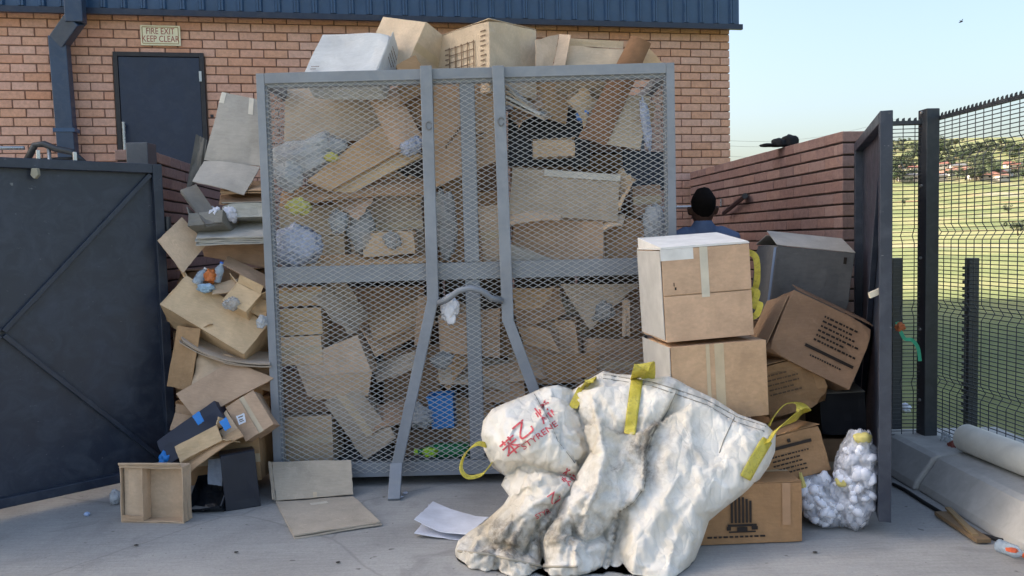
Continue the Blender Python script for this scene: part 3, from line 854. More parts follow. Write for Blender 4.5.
def soft_box(o, e1, e2, e3, seed, dent=.008, n=5):
    """box o + a*e1 + b*e2 + c*e3 with faces that sag inwards and knocked corners"""
    bm = bmesh.new(); bmesh.ops.create_cube(bm, size=1)
    bmesh.ops.subdivide_edges(bm, edges=bm.edges[:], cuts=n, use_grid_fill=True)
    r = random.Random(seed); of = V((r.uniform(0, 99), r.uniform(0, 99), r.uniform(0, 99)))
    cors = [(V((r.choice((-.5, .5)), r.choice((-.5, .5)), r.choice((-.5, .5)))), r.uniform(.2, 1)) for _ in range(3)]
    L = (e1.length, e2.length, e3.length)
    for v in bm.verts:
        c = v.co.copy(); d = V((0, 0, 0))
        edge = sum(1 for k in range(3) if abs(c[k]) > .49)
        k_in = dent * (.35 + abs(noise.noise(of + c * 2.1)) * 1.6) * (1 if edge == 1 else .35)
        for k in range(3):
            if abs(c[k]) > .49: d[k] -= math.copysign(k_in / L[k], c[k])
        for cc, am in cors:
            q = (c - cc).length
            if q < .22: d += -cc * (am * dent * 5 * (1 - q / .22) / max(L))
        v.co = c + d
    M_ = lambda c: o + e1 * (c.x + .5) + e2 * (c.y + .5) + e3 * (c.z + .5)
    for v in bm.verts: v.co = M_(v.co)
    me = bpy.data.meshes.new('body')
    bmesh.ops.recalc_face_normals(bm, faces=bm.faces); bm.to_mesh(me); bm.free()
    return me

class Box:
    def __init__(s, BL, BR, TL, dp, tilt=None):
        a, b, c = (P(*q) if not isinstance(q, Vector) else q for q in (BL, BR, TL))
        s.e1 = b - a; e2 = c - a; e2 = e2 - s.e1 * (e2.dot(s.e1) / s.e1.length_squared); s.e2 = e2
        n = s.e1.cross(s.e2).normalized()
        if n.y < 0: n = -n
        s.e3 = n * dp; s.o = a
    def face(s, f):
        """corner, U, V, outward normal"""
        o, a, b, c = s.o, s.e1, s.e2, s.e3
        return {'front': (o, a, b, -c), 'back': (o + a + c, -a, b, c), 'top': (o + b, a, c, b), 'bottom': (o + c, a, -c, -b),
                'left': (o + c, -c, b, -a), 'right': (o + a, c, b, a)}[f]
    def rect(s, f, u0, u1, v0, v1, off=.002):
        o, u, v, n = s.face(f); n = n.normalized()
        m = MB(); 
        m.poly([o + u * x + v * y + n * off for x, y in ((u0, v0), (u1, v0), (u1, v1), (u0, v1))]); return m
    def slab(s, f, u0, u1, v0, v1, th=.004, lift=.0, lift_edge=None):
        o, u, v, n = s.face(f); n = n.normalized()
        m = MB(); pts = []
        for x, y in ((u0, v0), (u1, v0), (u1, v1), (u0, v1)):
            h = .0005
            if lift_edge == 'v1' and y == v1: h += lift
            if lift_edge == 'v0' and y == v0: h += lift
            if lift_edge == 'u1' and x == u1: h += lift
            if lift_edge == 'u0' and x == u0: h += lift
            pts.append(o + u * x + v * y + n * h)
        m.extrude(pts, n * th); return m

def carton(label, BL, BR, TL, dp, col=K, flapface=None, seam='U', tape=None, tapemat=None, dent=.011, prints=(), lift=(0, 0), name='carton', cat='carton', group=None, mat=None, inkm=None, tapes=(), sidecol=None, extra=None, seamtape=.055):
    SEED[0] += 1
    if tape is None: tape = mat is None and SEED[0] % 2 == 0
    b = Box(BL, BR, TL, dp); t = Thing(name, label, cat, group); mt = mat or card(col)
    body = t.add('body', soft_box(b.o, b.e1, b.e2, b.e3, SEED[0], dent), mt, bevel=.004)
    if flapface:
        if seam == 'U':
            t.add('flap', b.slab(flapface, .004, .996, .004, .494, lift=lift[0], lift_edge='v1'), mt, bevel=.0015)
            t.add('flap', b.slab(flapface, .004, .996, .506, .996, lift=lift[1], lift_edge='v0'), mt, bevel=.0015)
        else:
            t.add('flap', b.slab(flapface, .004, .494, .004, .996, lift=lift[0], lift_edge='u1'), mt, bevel=.0015)
            t.add('flap', b.slab(flapface, .506, .996, .004, .996, lift=lift[1], lift_edge='u0'), mt, bevel=.0015)
        if tape:
            o, u, v, n = b.face(flapface)
            hw = seamtape / 2 / (v.length if seam == 'U' else u.length)
            t.add('tape', b.rect(flapface, 0, 1, .5 - hw, .5 + hw, .0055) if seam == 'U' else b.rect(flapface, .5 - hw, .5 + hw, 0, 1, .0055), tapemat or TAPE)
    for f, r_ in tapes: t.add('tape', b.rect(f, *r_, off=.0062 if f == flapface else .003), tapemat or TAPE)
    if prints:
        t.add('print', merge([b.rect(f, *r_, off=.0066 if f == flapface else .0032) for f, r_ in prints]), inkm or INK, kind='stuff')
    if extra: extra(t, b)
    t.box = b
    t.done(); return t

def text_rows(f, u0, u1, v0, v1, rows, seed, fill=.6, wmax=.16):
    """short dashes that read as small unreadable print"""
    r = random.Random(seed); out = []
    h = (v1 - v0) / rows
    for k in range(rows):
        u = u0 + r.uniform(0, .03) * (u1 - u0); lim = u1 - r.uniform(0, .35) * (u1 - u0)
        while u < lim:
            w_ = r.uniform(.03, wmax) * (u1 - u0); w_ = min(w_, u1 - u)
            out.append((f, (u, u + w_, v0 + k * h + h * .25, v0 + k * h + h * (.25 + .5 * fill)))); u += w_ + .025 * (u1 - u0)
    return out

def open_carton(label, BL, BR, TL, dp, mouth='top', flaps=None, col=K, th=.006, name='open_carton', cat='carton', inner=None, mat=None, extra=None, group=None):
    """hollow carton: five wall panels as one body and hinged flaps round the mouth (angle 0 = straight out, 90 = folded outwards)"""
    SEED[0] += 1; b = Box(BL, BR, TL, dp); t = Thing(name, label, cat, group); mt = mat or card(col)
    faces = ['front', 'back', 'top', 'bottom', 'left', 'right']; opp = dict(front='back', back='front', top='bottom', bottom='top', left='right', right='left')
    m = MB()
    for f in faces:
        if f == mouth: continue
        o, u, v, n = b.face(f); n = n.normalized(); s1 = .0012 * faces.index(f)
        g = grid_sheet(o + v, o + u + v, o + u, o, th=th, seed=SEED[0] * 3 + faces.index(f), wav=.008, rag=.002, n=6, toward=o + (u + v) / 2 + n * 9)
        m = merge([m, g])
    t.add('body', m, mt)
    o, u, v, n = b.face(mouth); n = n.normalized()
    eds = {'v0': (o, o + u, -v), 'u1': (o + u, o + u + v, u), 'v1': (o + u + v, o + v, v), 'u0': (o + v, o, -u)}
    for e, (frac, ang) in (flaps or {}).items():
        a, c, out = eds[e]; ln = frac; outn = out.normalized()
        d = n * math.cos(R(ang)) + outn * math.sin(R(ang))
        ins = (c - a) * .01
        g = grid_sheet(a + ins + d * ln, c - ins + d * ln, c - ins + d * .002, a + ins + d * .002, th=.005, seed=SEED[0] * 5 + int(ang), wav=.006, rag=.003, n=6)
        t.add('flap', g, mt, smooth=True, auto=35)
    if extra: extra(t, b)
    t.done(); return t

def lump(c, rx, ry, rz, seed, amp=.25, freq=2.0, sub=4, rot=0, ridge=True, flatz=None):
    bm = bmesh.new(); bmesh.ops.create_icosphere(bm, subdivisions=sub, radius=1)
    r = random.Random(seed); of = V((r.uniform(0, 99), r.uniform(0, 99), r.uniform(0, 99)))
    ca, sa = math.cos(rot), math.sin(rot)
    for v in bm.verts:
        q = v.co.copy()
        k = noise.noise(of + q * freq) * amp
        if ridge: k += (abs(noise.noise(of + q * freq * 2.3)) - .25) * -amp * 1.1 + noise.noise(of + q * freq * 6) * amp * .25
        q = q * (1 + k)
        x, y, z = q.x * rx, q.y * ry, q.z * rz
        x, z = x * ca - z * sa, x * sa + z * ca
        p = V(c) + V((x, y, z))
        if flatz is not None and p.z < flatz: p.z = flatz + (flatz - p.z) * .02
        v.co = p
    me = bpy.data.meshes.new('lump'); bm.to_mesh(me); bm.free(); return me
def lump_thing(name, label, cat, c, r, mat, seed, **kw):
    t = Thing(name, label, cat); t.add(name, lump(c, *r, seed, **kw), mat, smooth=True); return t.done()
# ------------------------------------------------------------------ boxes resting on top of the cage
FILM = plastic('clear_white_film', (210, 216, 222), .62, .18)
FILMB = plastic('bluish_white_film', (196, 206, 232), .85, .3)
CLEARF = plastic('clear_film', (190, 198, 204), .45, .15)
BLUE = flat('blue_plastic', (36, 126, 206), .4)
GREEN = flat('green_bottle_plastic', (36, 120, 70), .3)
ORANGE = flat('orange_plastic', (196, 112, 56), .4)
YEL = flat('yellow_rag', (196, 190, 110), .8)

def rowsf(f, *a, **k): return text_rows(f, *a, **k)
carton('white carton lying tipped on the top edge of the cage', (302, 74, 5.12), (376, 72, 5.02), (319, 34, 5.42), .22, WH, 'right', 'V', dent=.012,
       prints=rowsf('right', .25, .75, .5, .85, 4, 1) + rowsf('front', .08, .2, .08, .2, 2, 2), inkm=INKF)
carton('cream carton with a ridged top behind the white tipped carton', (362, 62, 5.62), (404, 70, 5.3), (389, 17, 5.6), .36, CR, 'right', 'U', dent=.01)
carton('large beige printed carton standing corner first on the cage', (424, 108, 5.62), (490, 92, 5.06), (423, 42, 5.62), .42, CR, 'top', 'U', dent=.01,
       prints=[('front', (.42 + .09 * i, .42 + .09 * i + .012, .35, .78)) for i in range(5)] + [('front', (.42, .79, .35 + .1 * j, .362 + .1 * j)) for j in range(5)] + rowsf('front', .88, .96, .3, .9, 9, 5) + rowsf('front', .36, .42, .3, .8, 7, 6), inkm=INKF)
sheet('small kraft flap folded like a tent beside the tipped white carton', [(396, 66, 5.16), (414, 55, 5.3), (424, 72, 5.2), (402, 76, 5.06)], KD, 'cardboard_flap', flaps=(('R', .12, -70),))
sheet('narrow tan flap standing at the end of the beige printed carton', [(536, 40, 5.2), (559, 34, 5.3), (552, 70, 5.22), (536, 70, 5.14)], KL, 'cardboard_flap', flaps=(('R', .08, 40),))
open_carton('shallow open carton with a pale rim lying along the cage top', (556, 76, 5.22), (620, 80, 5.16), (552, 45, 5.36), .4, 'top', {'v0': (.05, 40), 'v1': (.16, 30)}, KG)
sheet('dark kraft board leaning diagonally over the cage rim', [(630, 38, 5.22), (650, 46, 5.2), (606, 146, 5.12), (578, 138, 5.14)], (138, 104, 78), bend=.02, plies=2)
sheet('small triangular kraft flap poking above the cage corner', [(634, 62, 5.3), (648, 46, 5.4), (662, 62, 5.36), (656, 78, 5.3)], K, 'cardboard_flap')

# ------------------------------------------------------------------ cartons packed at the back of the cage
def stack(c0, c1, y0, y1, z0, sizes, cols, label, group):
    z = z0
    for i, h in enumerate(sizes):
        j = rng.uniform(-.02, .02)
        a = V((c0 + abs(j), y0 + rng.uniform(0, .05), z)); 
        carton(label % ('lowest', 'second', 'third', 'fourth', 'fifth', 'topmost')[i], a, V((c1 - abs(j) * .5, y0 + rng.uniform(0, .05), z)), a + V((rng.uniform(-.01, .01), 0, h - .012)), y1 - y0, cols[i % len(cols)], 'front', rng.choice('UV'), group=group)
        z += h
xs_ = [CX0 + .08 + (CX1 - CX0 - .16) * k / 5 for k in range(6)]
for k in range(5):
    hs = [[.5, .42, .55, .4, .3, .33], [.4, .5, .38, .52, .36, .3], [.55, .45, .4, .42, .35, .28], [.42, .38, .5, .48, .38, .3], [.5, .5, .42, .36, .34, .36]][k]
    stack(xs_[k] + .01, xs_[k + 1] - .01, 5.66, 6.06, CZ0 + .032, hs, [(142, 112, 86), (116, 90, 70), (104, 92, 80), (130, 102, 78)], 'shade-tinted carton at the back of the cage, %s in the ' + ('leftmost', 'second', 'middle', 'fourth', 'rightmost')[k] + ' of five stacks', 'cartons packed at the back of the cage')  # board browns darkened to paint in the shade deep inside the cage

# ------------------------------------------------------------------ upper left of the cage
sheet('broad dull brown panel filling the top left of the cage', [(286, 78, 5.46), (386, 78, 5.46), (384, 140, 5.40), (284, 144, 5.40)], KG, bend=.02)
sheet('tan sheet with a rounded corner beside the left door bar', [(368, 98, 5.26), (396, 88, 5.28), (424, 140, 5.2), (394, 150, 5.2)], K, bend=.015)
sheet('dim brown sheet tucked behind the left door bar at the top', [(396, 80, 5.34), (432, 80, 5.34), (430, 128, 5.3), (410, 124, 5.3)], KD)
sheet('long flattened kraft carton slanting up across the upper left mesh', [(308, 180, 5.14), (382, 124, 5.24), (410, 146, 5.22), (332, 190, 5.12)], K, bend=.012, plies=3)
sheet('ribbed kraft sheet beneath the long slanting carton', [(320, 188, 5.16), (402, 146, 5.26), (424, 156, 5.24), (350, 194, 5.14)], KL, bend=.01, plies=2)
sheet('curved brown sheet sagging across the cage below the slanting carton', [(285, 190, 5.36), (424, 178, 5.36), (424, 194, 5.12), (282, 206, 5.12)], KD, bend=(.03, .02), plies=2)
lump_thing('plastic_wrap', 'crumpled clear white plastic wrap bulging in the upper left mesh', 'plastic wrap', P(306, 158, 5.24), (.26, .12, .13), FILM, 4, amp=.3, rot=.25)
lump_thing('plastic_wrap', 'tail of clear plastic hanging under the bulging wrap', 'plastic wrap', P(290, 176, 5.15), (.09, .05, .1), FILM, 14, amp=.3)
lump_thing('yellow_rag', 'pale yellow rag caught against the left mesh', 'rag', P(299, 207, 5.12), (.07, .04, .055), YEL, 5, amp=.45)
lump_thing('yellow_scrap', 'olive yellow scrap stuck to the plastic wrap', 'rag', P(331, 157, 5.1), (.045, .02, .03), YEL, 51, amp=.35)
carton('big dull tan carton behind the blue-white bag in the cage', (282, 268, 5.36), (346, 266, 5.3), (282, 207, 5.36), .28, KG, 'front', 'U')
carton('wide tan carton behind the small box on the middle rail', (352, 262, 5.34), (426, 256, 5.3), (350, 198, 5.34), .3, KG, 'front', 'U')
carton('small kraft box resting on the middle rail of the cage', (363, 258, 5.16), (416, 254, 5.14), (363, 233, 5.16), .14, KL, 'top', 'U')
sheet('flat kraft board along the middle rail under the small box', [(310, 256, 5.3), (424, 250, 5.3), (426, 262, 5.08), (300, 268, 5.08)], K, plies=2)
lump_thing('plastic_bag', 'blue-white plastic bag pressed against the left mesh', 'plastic bag', P(298, 246, 5.15), (.16, .07, .14), FILMB, 6, amp=.28)
lump_thing('plastic_bag', 'clear plastic bag slumped between two cartons on the middle rail', 'plastic bag', P(362, 232, 5.2), (.09, .06, .14), CLEARF, 7, amp=.3)
lump_thing('plastic_scrap', 'twisted strip of white plastic by the left door bar', 'plastic scrap', P(412, 146, 5.12), (.07, .03, .05), FILMB, 8, amp=.5, rot=.6)
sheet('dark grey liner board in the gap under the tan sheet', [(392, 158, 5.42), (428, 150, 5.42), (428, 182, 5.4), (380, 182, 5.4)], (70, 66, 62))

# ------------------------------------------------------------------ behind the centre post
sheet('large torn kraft panel behind the upper centre post', [(434, 84, 5.16), (498, 82, 5.16), (500, 160, 5.12), (434, 188, 5.12)], K, bend=.02,
      prints=[(.18 + .03 * i, .20 + .03 * i, .62 - .02 * i, .66 - .02 * i) for i in range(9)] + [(.6, .8, .6, .62), (.62, .78, .66, .67)])
sheet('dim brown panel low behind the centre post', [(440, 196, 5.44), (500, 190, 5.44), (500, 262, 5.4), (440, 262, 5.4)], KD)
lump_thing('plastic_bag', 'thin clear plastic bag hanging by the left door bar', 'plastic bag', P(446, 226, 5.12), (.07, .05, .22), CLEARF, 9, amp=.3)
carton('tan carton end showing left of the right door bar', (484, 266, 5.14), (504, 264, 5.12), (484, 206, 5.14), .3, KL, 'front', 'U')

# ------------------------------------------------------------------ upper right of the cage
for i in range(4):
    sheet(['pale board edge slanting behind the right door bar, topmost', 'pale board edge slanting behind the right door bar, second down', 'pale board edge slanting behind the right door bar, third down', 'pale board edge slanting behind the right door bar, lowest'][i],
          [(506, 84 + 6 * i, 5.1), (530 + 5 * i, 108 + 3 * i, 5.12), (540 + 6 * i, 106 + 3 * i, 5.5), (512, 80 + 6 * i, 5.5)], (GR, KG, WH, KG)[i], th=.012, group='pale board edges')
sheet('dusty tan panel under the rim between the right door bar and the dark board', [(512, 80, 5.4), (572, 80, 5.4), (566, 124, 5.36), (514, 110, 5.36)], K)
sheet('pale tan panel next to the diagonal dark board', [(566, 80, 5.38), (606, 82, 5.38), (592, 118, 5.34), (568, 104, 5.34)], KL)
sheet('black sheet deep in the upper right of the cage', [(508, 112, 5.5), (590, 104, 5.5), (590, 166, 5.46), (508, 166, 5.46)], (34, 36, 40), mat=BLACKB)  # flat black sheet filling the gap behind the small tan box
lump_thing('blue_bottle_cap', 'small bright blue plastic cup near the diagonal dark board', 'cup', P(583, 116, 5.22), (.045, .04, .04), flat('sky_blue_plastic', (96, 146, 226), .3), 10, amp=.2)
carton('small tan box stranded in the dark gap of the upper right mesh', (533, 158, 5.18), (576, 156, 5.18), (534, 140, 5.18), .16, KL, 'top', 'U')
sheet('grey brown sheet leaning near the right corner of the cage', [(616, 96, 5.2), (650, 96, 5.22), (640, 150, 5.14), (600, 144, 5.14)], KG, bend=.015)
lump_thing('plastic_strip', 'bluish plastic strip hanging inside the right corner post', 'plastic strip', P(646, 125, 5.17), (.03, .02, .17), FILMB, 11, amp=.3, rot=.12)
carton('long pale carton taped along its top edge, right half of the cage', (508, 214, 5.14), (618, 222, 5.12), (508, 167, 5.22), .34, KG, 'top', 'U', tape=True, tapemat=TAPEW, tapes=[('front', (.3, 1, .86, 1))])
carton('kraft carton with a torn top flap under the long pale carton', (512, 262, 5.3), (604, 262, 5.14), (512, 212, 5.3), .24, K, 'top', 'V', lift=(.03, .01))
sheet('broken kraft flap lying over the torn carton', [(508, 208, 5.2), (562, 208, 5.2), (560, 220, 5.1), (506, 226, 5.1)], KL, 'cardboard_flap', bend=.02)
sheet('dull triangular board along the middle rail right of the door bar', [(508, 244, 5.1), (512, 244, 5.1), (566, 264, 5.1), (510, 268, 5.1)], GR)
carton('squat brown carton crushed beside the right cage post', (600, 264, 5.18), (650, 260, 5.18), (602, 220, 5.22), .3, KD, 'top', 'U', lift=(.02, .0))
sheet('pale crumpled flap on the squat brown carton', [(598, 220, 5.2), (626, 214, 5.22), (622, 226, 5.12), (604, 230, 5.12)], KL, 'cardboard_flap', bend=.02)
lump_thing('plastic_bag', 'bluish clear bag bulging at the right cage post', 'plastic bag', P(654, 224, 5.14), (.07, .06, .13), FILM, 12, amp=.3)
carton('narrow brown carton upright by the right cage post', (634, 216, 5.3), (662, 214, 5.3), (634, 186, 5.3), .3, KD, 'front', 'U')
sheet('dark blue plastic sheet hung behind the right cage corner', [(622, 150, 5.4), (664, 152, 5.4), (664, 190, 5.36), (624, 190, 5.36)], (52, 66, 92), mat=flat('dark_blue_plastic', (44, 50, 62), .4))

# ------------------------------------------------------------------ lower left of the cage
for i, (y0, y1) in enumerate(((366, 337), (336, 309), (307, 288))):
    carton(['flat kraft carton at the bottom of the three stacked by the left post', 'flat kraft carton in the middle of the three stacked by the left post', 'flat kraft carton on top of the three stacked by the left post'][i],
           (279, y0, 5.16), (323, y0 - 2, 5.15), (279, y1, 5.16), .4, (KL, KL, K)[i], 'front', 'U', group='three stacked flat cartons')
carton('tilted pale tan carton lying across the lower left mesh', (308, 398, 5.13), (372, 372, 5.12), (290, 362, 5.16), .2, KL, 'back', 'U', dent=.006)
sheet('tan side flap hanging off the tilted pale carton', [(360, 326, 5.18), (366, 332, 5.3), (402, 346, 5.3), (376, 356, 5.16)], K, 'cardboard_flap')
sheet('lower flap of board bent under the tilted carton', [(306, 378, 5.12), (372, 372, 5.11), (368, 396, 5.14), (314, 400, 5.14)], KL, 'cardboard_flap')
carton('grey tan carton standing aslant at the bottom of the left mesh', (366, 460, 5.12), (396, 438, 5.12), (326, 402, 5.14), .18, KG, 'front', 'V', dent=.006)
sheet('ribbed strip of board on the slanting grey tan carton', [(352, 444, 5.105), (390, 426, 5.105), (396, 438, 5.10), (366, 460, 5.10)], KG)
carton('squared tan carton in the bottom left corner of the cage', (282, 464, 5.13), (334, 462, 5.12), (282, 417, 5.15), .3, KL, 'front', 'U')
carton('dark brown carton wedged above the corner carton', (278, 415, 5.28), (330, 412, 5.26), (278, 372, 5.3), .26, KD, 'front', 'U')
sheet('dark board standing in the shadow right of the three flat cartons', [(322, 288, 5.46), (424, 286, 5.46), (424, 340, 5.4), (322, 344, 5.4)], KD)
sheet('grey brown sheets lying loose behind the left door bar', [(366, 312, 5.44), (418, 296, 5.44), (420, 322, 5.2), (374, 340, 5.2)], K, plies=3)
sheet('upright kraft strip beside the bend of the left door bar', [(418, 296, 5.12), (430, 296, 5.12), (430, 344, 5.1), (414, 346, 5.1)], K)
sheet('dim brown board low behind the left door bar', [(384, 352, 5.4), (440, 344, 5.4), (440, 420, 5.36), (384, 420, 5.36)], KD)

# ------------------------------------------------------------------ lower centre of the cage
sheet('tan panel under the arched handle', [(438, 316, 5.16), (500, 308, 5.16), (500, 358, 5.14), (440, 352, 5.14)], K, bend=.015)
carton('brown carton behind the lower centre post', (470, 358, 5.36), (512, 356, 5.3), (470, 312, 5.36), .24, KD, 'front', 'U')
sheet('crushed grey brown board below the tan panel', [(436, 358, 5.3), (512, 362, 5.3), (510, 392, 5.14), (440, 384, 5.14)], KG, bend=.03, wav=.02)
carton('dim tan carton at the foot of the centre post', (452, 452, 5.26), (496, 450, 5.24), (452, 398, 5.28), .26, K, 'front', 'U')
sheet('wrinkled board squeezed beside the right lower bar', [(482, 366, 5.2), (522, 362, 5.22), (526, 404, 5.14), (484, 402, 5.14)], K, wav=.025)
lump_thing('crumpled_paper', 'crumpled white paper stuck under the arched handle', 'paper', P(449, 309, 4.985), (.055, .02, .085), flat('white_paper', (222, 224, 232), .8), 13, amp=.4)
def basket():
    t = Thing('blue_tub', 'bright blue plastic tub near the bottom centre of the cage', 'tub')
    b = Box((430, 430, 5.14), (456, 428, 5.13), (426, 397, 5.14), .16)
    m = MB(); ob = (b.o, b.e1, b.e2, b.e3)
    c = b.o + (b.e1 + b.e3) / 2; top = 1.0; bot = .86
    ring = lambda k, s_: [c + b.e2 * k + (b.e1 * x + b.e3 * y) * (s_ / 2) for x, y in ((-1, -1), (1, -1), (1, 1), (-1, 1))]
    rs = [ring(0, bot), ring(.92, .98), ring(.92, 1.06), ring(1, 1.06), ring(1, .96), ring(.06, .82)]
    for r_ in rs: m.v += r_
    for k in range(5):
        for i in range(4):
            j = (i + 1) % 4; m.f.append([k * 4 + i, k * 4 + j, k * 4 + 4 + j, k * 4 + 4 + i])
    m.f.append([3, 2, 1, 0]); m.f.append([20, 21, 22, 23])
    t.add('tub', m, BLUE, bevel=.006); t.done()
basket()
lump_thing('plastic_bag', 'white clear bag beside the blue tub', 'plastic bag', P(418, 416, 5.14), (.09, .06, .08), FILM, 15, amp=.35)
def bottle(label, a, b, r, mat, cap, name='bottle', group=None):
    a = V(a); b = V(b); d = b - a
    t = Thing(name, label, 'bottle', group)
    pr = [(0, .8), (.03, 1), (.3, 1), (.33, .94), (.36, 1), (.62, 1), (.78, .62), (.86, .36), (.93, .34)]
    t.add('body', MB().tube([a + d * k for k, _ in pr], [r * q for _, q in pr], 12), mat, smooth=True, auto=50)
    t.add('cap', MB().tube([a + d * .93, a + d * 1.0], r * .4, 10), cap, smooth=True, auto=50)
    t.done()
bottle('green plastic bottle lying on the cage floor', P(470, 450, 5.16), P(414, 452, 5.13), .055, GREEN, flat('lime_plastic', (170, 214, 60), .4))
lump_thing('lime_wrapper', 'bright lime green wrapper beside the green bottle', 'wrapper', P(430, 452, 5.07), (.05, .03, .03), flat('lime_plastic', (170, 214, 60), .4), 16, amp=.4)
carton('low kraft box on the cage floor behind the green bottle', (400, 460, 5.36), (470, 458, 5.36), (400, 430, 5.36), .24, KD, 'top', 'U')

# ------------------------------------------------------------------ lower right of the cage
sheet('tan board with a slanted edge below the middle rail', [(512, 288, 5.2), (560, 288, 5.24), (558, 320, 5.16), (516, 312, 5.18)], K)
sheet('large pointed kraft panel hanging below the middle rail', [(560, 284, 5.18), (640, 284, 5.18), (632, 290, 5.16), (590, 330, 5.14)], KG)
sheet('brown panel behind the pointed kraft panel', [(556, 286, 5.4), (644, 286, 5.4), (644, 344, 5.36), (556, 344, 5.36)], KD)
carton('battered kraft carton beneath the pointed panel', (526, 386, 5.26), (582, 384, 5.14), (524, 322, 5.26), .26, K, 'top', 'V', dent=.02, lift=(.04, .02))
carton('battered brown carton half hidden by the stacked boxes', (584, 392, 5.14), (642, 392, 5.24), (584, 338, 5.14), .24, K, 'front', 'U', dent=.02)
sheet('narrow pale strip of board upright in the lower right mesh', [(622, 300, 5.12), (630, 300, 5.12), (630, 336, 5.12), (622, 336, 5.12)], KL)
sheet('small slanting brown flap below the right door bar bend', [(516, 322, 5.12), (548, 330, 5.12), (560, 352, 5.1), (524, 344, 5.1)], K, 'cardboard_flap', wav=.02)
sheet('crumpled brown flap near the bag top', [(540, 356, 5.12), (600, 352, 5.12), (596, 376, 5.1), (548, 382, 5.1)], KD, 'cardboard_flap', wav=.025)
carton('dim carton on the cage floor behind the big white bag', (530, 470, 5.2), (640, 468, 5.2), (530, 396, 5.2), .34, KD, 'top', 'U')

# ------------------------------------------------------------------ torn scraps stuffed into the gaps
rs_ = random.Random(77)
ROWS_ = (('just under the top rail', 100, 5.2), ('above the middle rail', 188, 5.2), ('below the middle rail', 312, 5.18), ('at knee height', 362, 5.18), ('near the cage floor', 430, 5.2))
COLS_ = (('by the left post', 292), ('in the middle of the left half', 345), ('just left of the left door bar', 400), ('beside the centre post', 456), ('just right of the right door bar', 528), ('in the middle of the right half', 578), ('by the right post', 632))
for ri, (rt_, py, d0) in enumerate(ROWS_):
    for ci, (ct_, px) in enumerate(COLS_):
        if (ri, ci) in ((0, 0), (0, 1), (1, 4), (1, 5), (2, 0), (3, 0), (3, 1), (4, 0), (4, 1), (4, 3), (4, 5), (4, 6), (1, 0), (0, 3)): continue
        x = px + rs_.uniform(-12, 12); y = py + rs_.uniform(-14, 14); a = rs_.uniform(-1.1, 1.1); hw, hh = rs_.uniform(14, 28), rs_.uniform(8, 18); d = d0 + rs_.uniform(-.02, .14)
        ca, sa = math.cos(a), math.sin(a)
        q = [(x + (u * hw) * ca - (v * hh) * sa, y + (u * hw) * sa + (v * hh) * ca, d + .05 * u * rs_.uniform(-1, 1) - .08 * v) for u, v in ((-1, -1), (1, -1 + rs_.uniform(-.3, .4)), (1 + rs_.uniform(-.4, .2), 1), (-1, 1 + rs_.uniform(-.4, .2)))]
        sheet('torn cardboard scrap ' + rt_ + ', ' + ct_, q, (K, KL, KD, KG)[(ri * 3 + ci) % 4], 'cardboard_scrap', bend=(rs_.uniform(-.03, .03), rs_.uniform(-.02, .02)), wav=rs_.choice((.008, .02, .035)), rag=.02, group='torn scraps in the cage')
for i, (px, py, rx, rz) in enumerate(((338, 222, .06, .07), (442, 360, .07, .05), (604, 312, .07, .06), (392, 240, .05, .06))):
    lump_thing('plastic_film', ['wisp of clear film above the small box on the middle rail', 'wisp of clear film below the arched handle', 'wisp of clear film beside the pointed panel', 'wisp of clear film next to the left door bar'][i], 'plastic film', P(px, py, 5.13), (rx, .03, rz), CLEARF, 200 + i, amp=.4, rot=.3 * i)
# ------------------------------------------------------------------ heap between the left wall and the cage
for i, (a, w_, dp, h, z, c) in enumerate([((-2.40, 5.40), .66, .55, .52, .0, KD), ((-2.42, 5.46), .62, .5, .48, .53, K), ((-2.40, 5.50), .6, .5, .42, 1.02, KD)]):
    carton(['dim carton at the bottom of the heap beside the brick wall', 'dim carton halfway up the heap beside the brick wall', 'dim carton under the open box of litter by the brick wall'][i],
           V((a[0], a[1], z + .001)), V((a[0] + w_, a[1] + .03, z + .001)), V((a[0], a[1], z + h)), dp, c, 'top', 'U', group='cartons inside the heap')
sheet('tall grey board leaning at the top of the heap with white tape', [(222, 92, 5.62), (260, 100, 5.62), (260, 166, 5.50), (204, 160, 5.50)], GR, plies=2, tapes=[(0, .12, 0, .16), (.72, .84, 0, .25)])
sheet('grey folded flap at the foot of the tall leaning board', [(204, 161, 5.47), (260, 167, 5.47), (244, 195, 5.30), (192, 181, 5.30)], GR, 'cardboard_flap', bend=.01)
sheet('dark torn scrap of board standing by the brick wall', [(196, 134, 5.6), (207, 140, 5.6), (203, 176, 5.55), (186, 190, 5.5)], (112, 110, 106), 'cardboard_flap', rag=.03, wav=.03)
def tray(t, b):
    c = b.o + b.e1 * .6 + b.e3 * .4 + b.e2 * .9
    for k, (x, y, s_) in enumerate(((.1, 0, .05), (-.06, .03, .055), (.02, -.06, .045))):
        t2 = Thing('crumpled_tissue', ['ball of white tissue in the grey tray, rightmost', 'ball of white tissue in the grey tray, leftmost', 'ball of white tissue in the grey tray, nearest'][k], 'tissue', 'tissue balls in the grey tray')
        t2.add('crumpled_tissue', lump(c + V((x, y, .03)), s_, s_, s_, 60 + k, amp=.4), flat('white_tissue', (214, 216, 228), .8), smooth=True); t2.done()
open_carton('shallow grey tray full of white tissue near the top of the heap', (188, 226, 5.2), (222, 222, 5.18), (186, 214, 5.24), .26, 'top', {'u0': (.06, 20)}, (132, 130, 124), extra=tray)
sheet('flattened grey magazine cartons sliding behind the tissue tray', [(180, 190, 5.36), (196, 184, 5.4), (222, 222, 5.2), (206, 224, 5.16)], (120, 118, 114), plies=4)
sheet('kraft strip lying flat, upper of two beside the cage', [(222, 182, 5.6), (264, 180, 5.6), (264, 190, 5.34), (220, 192, 5.34)], K, plies=2)
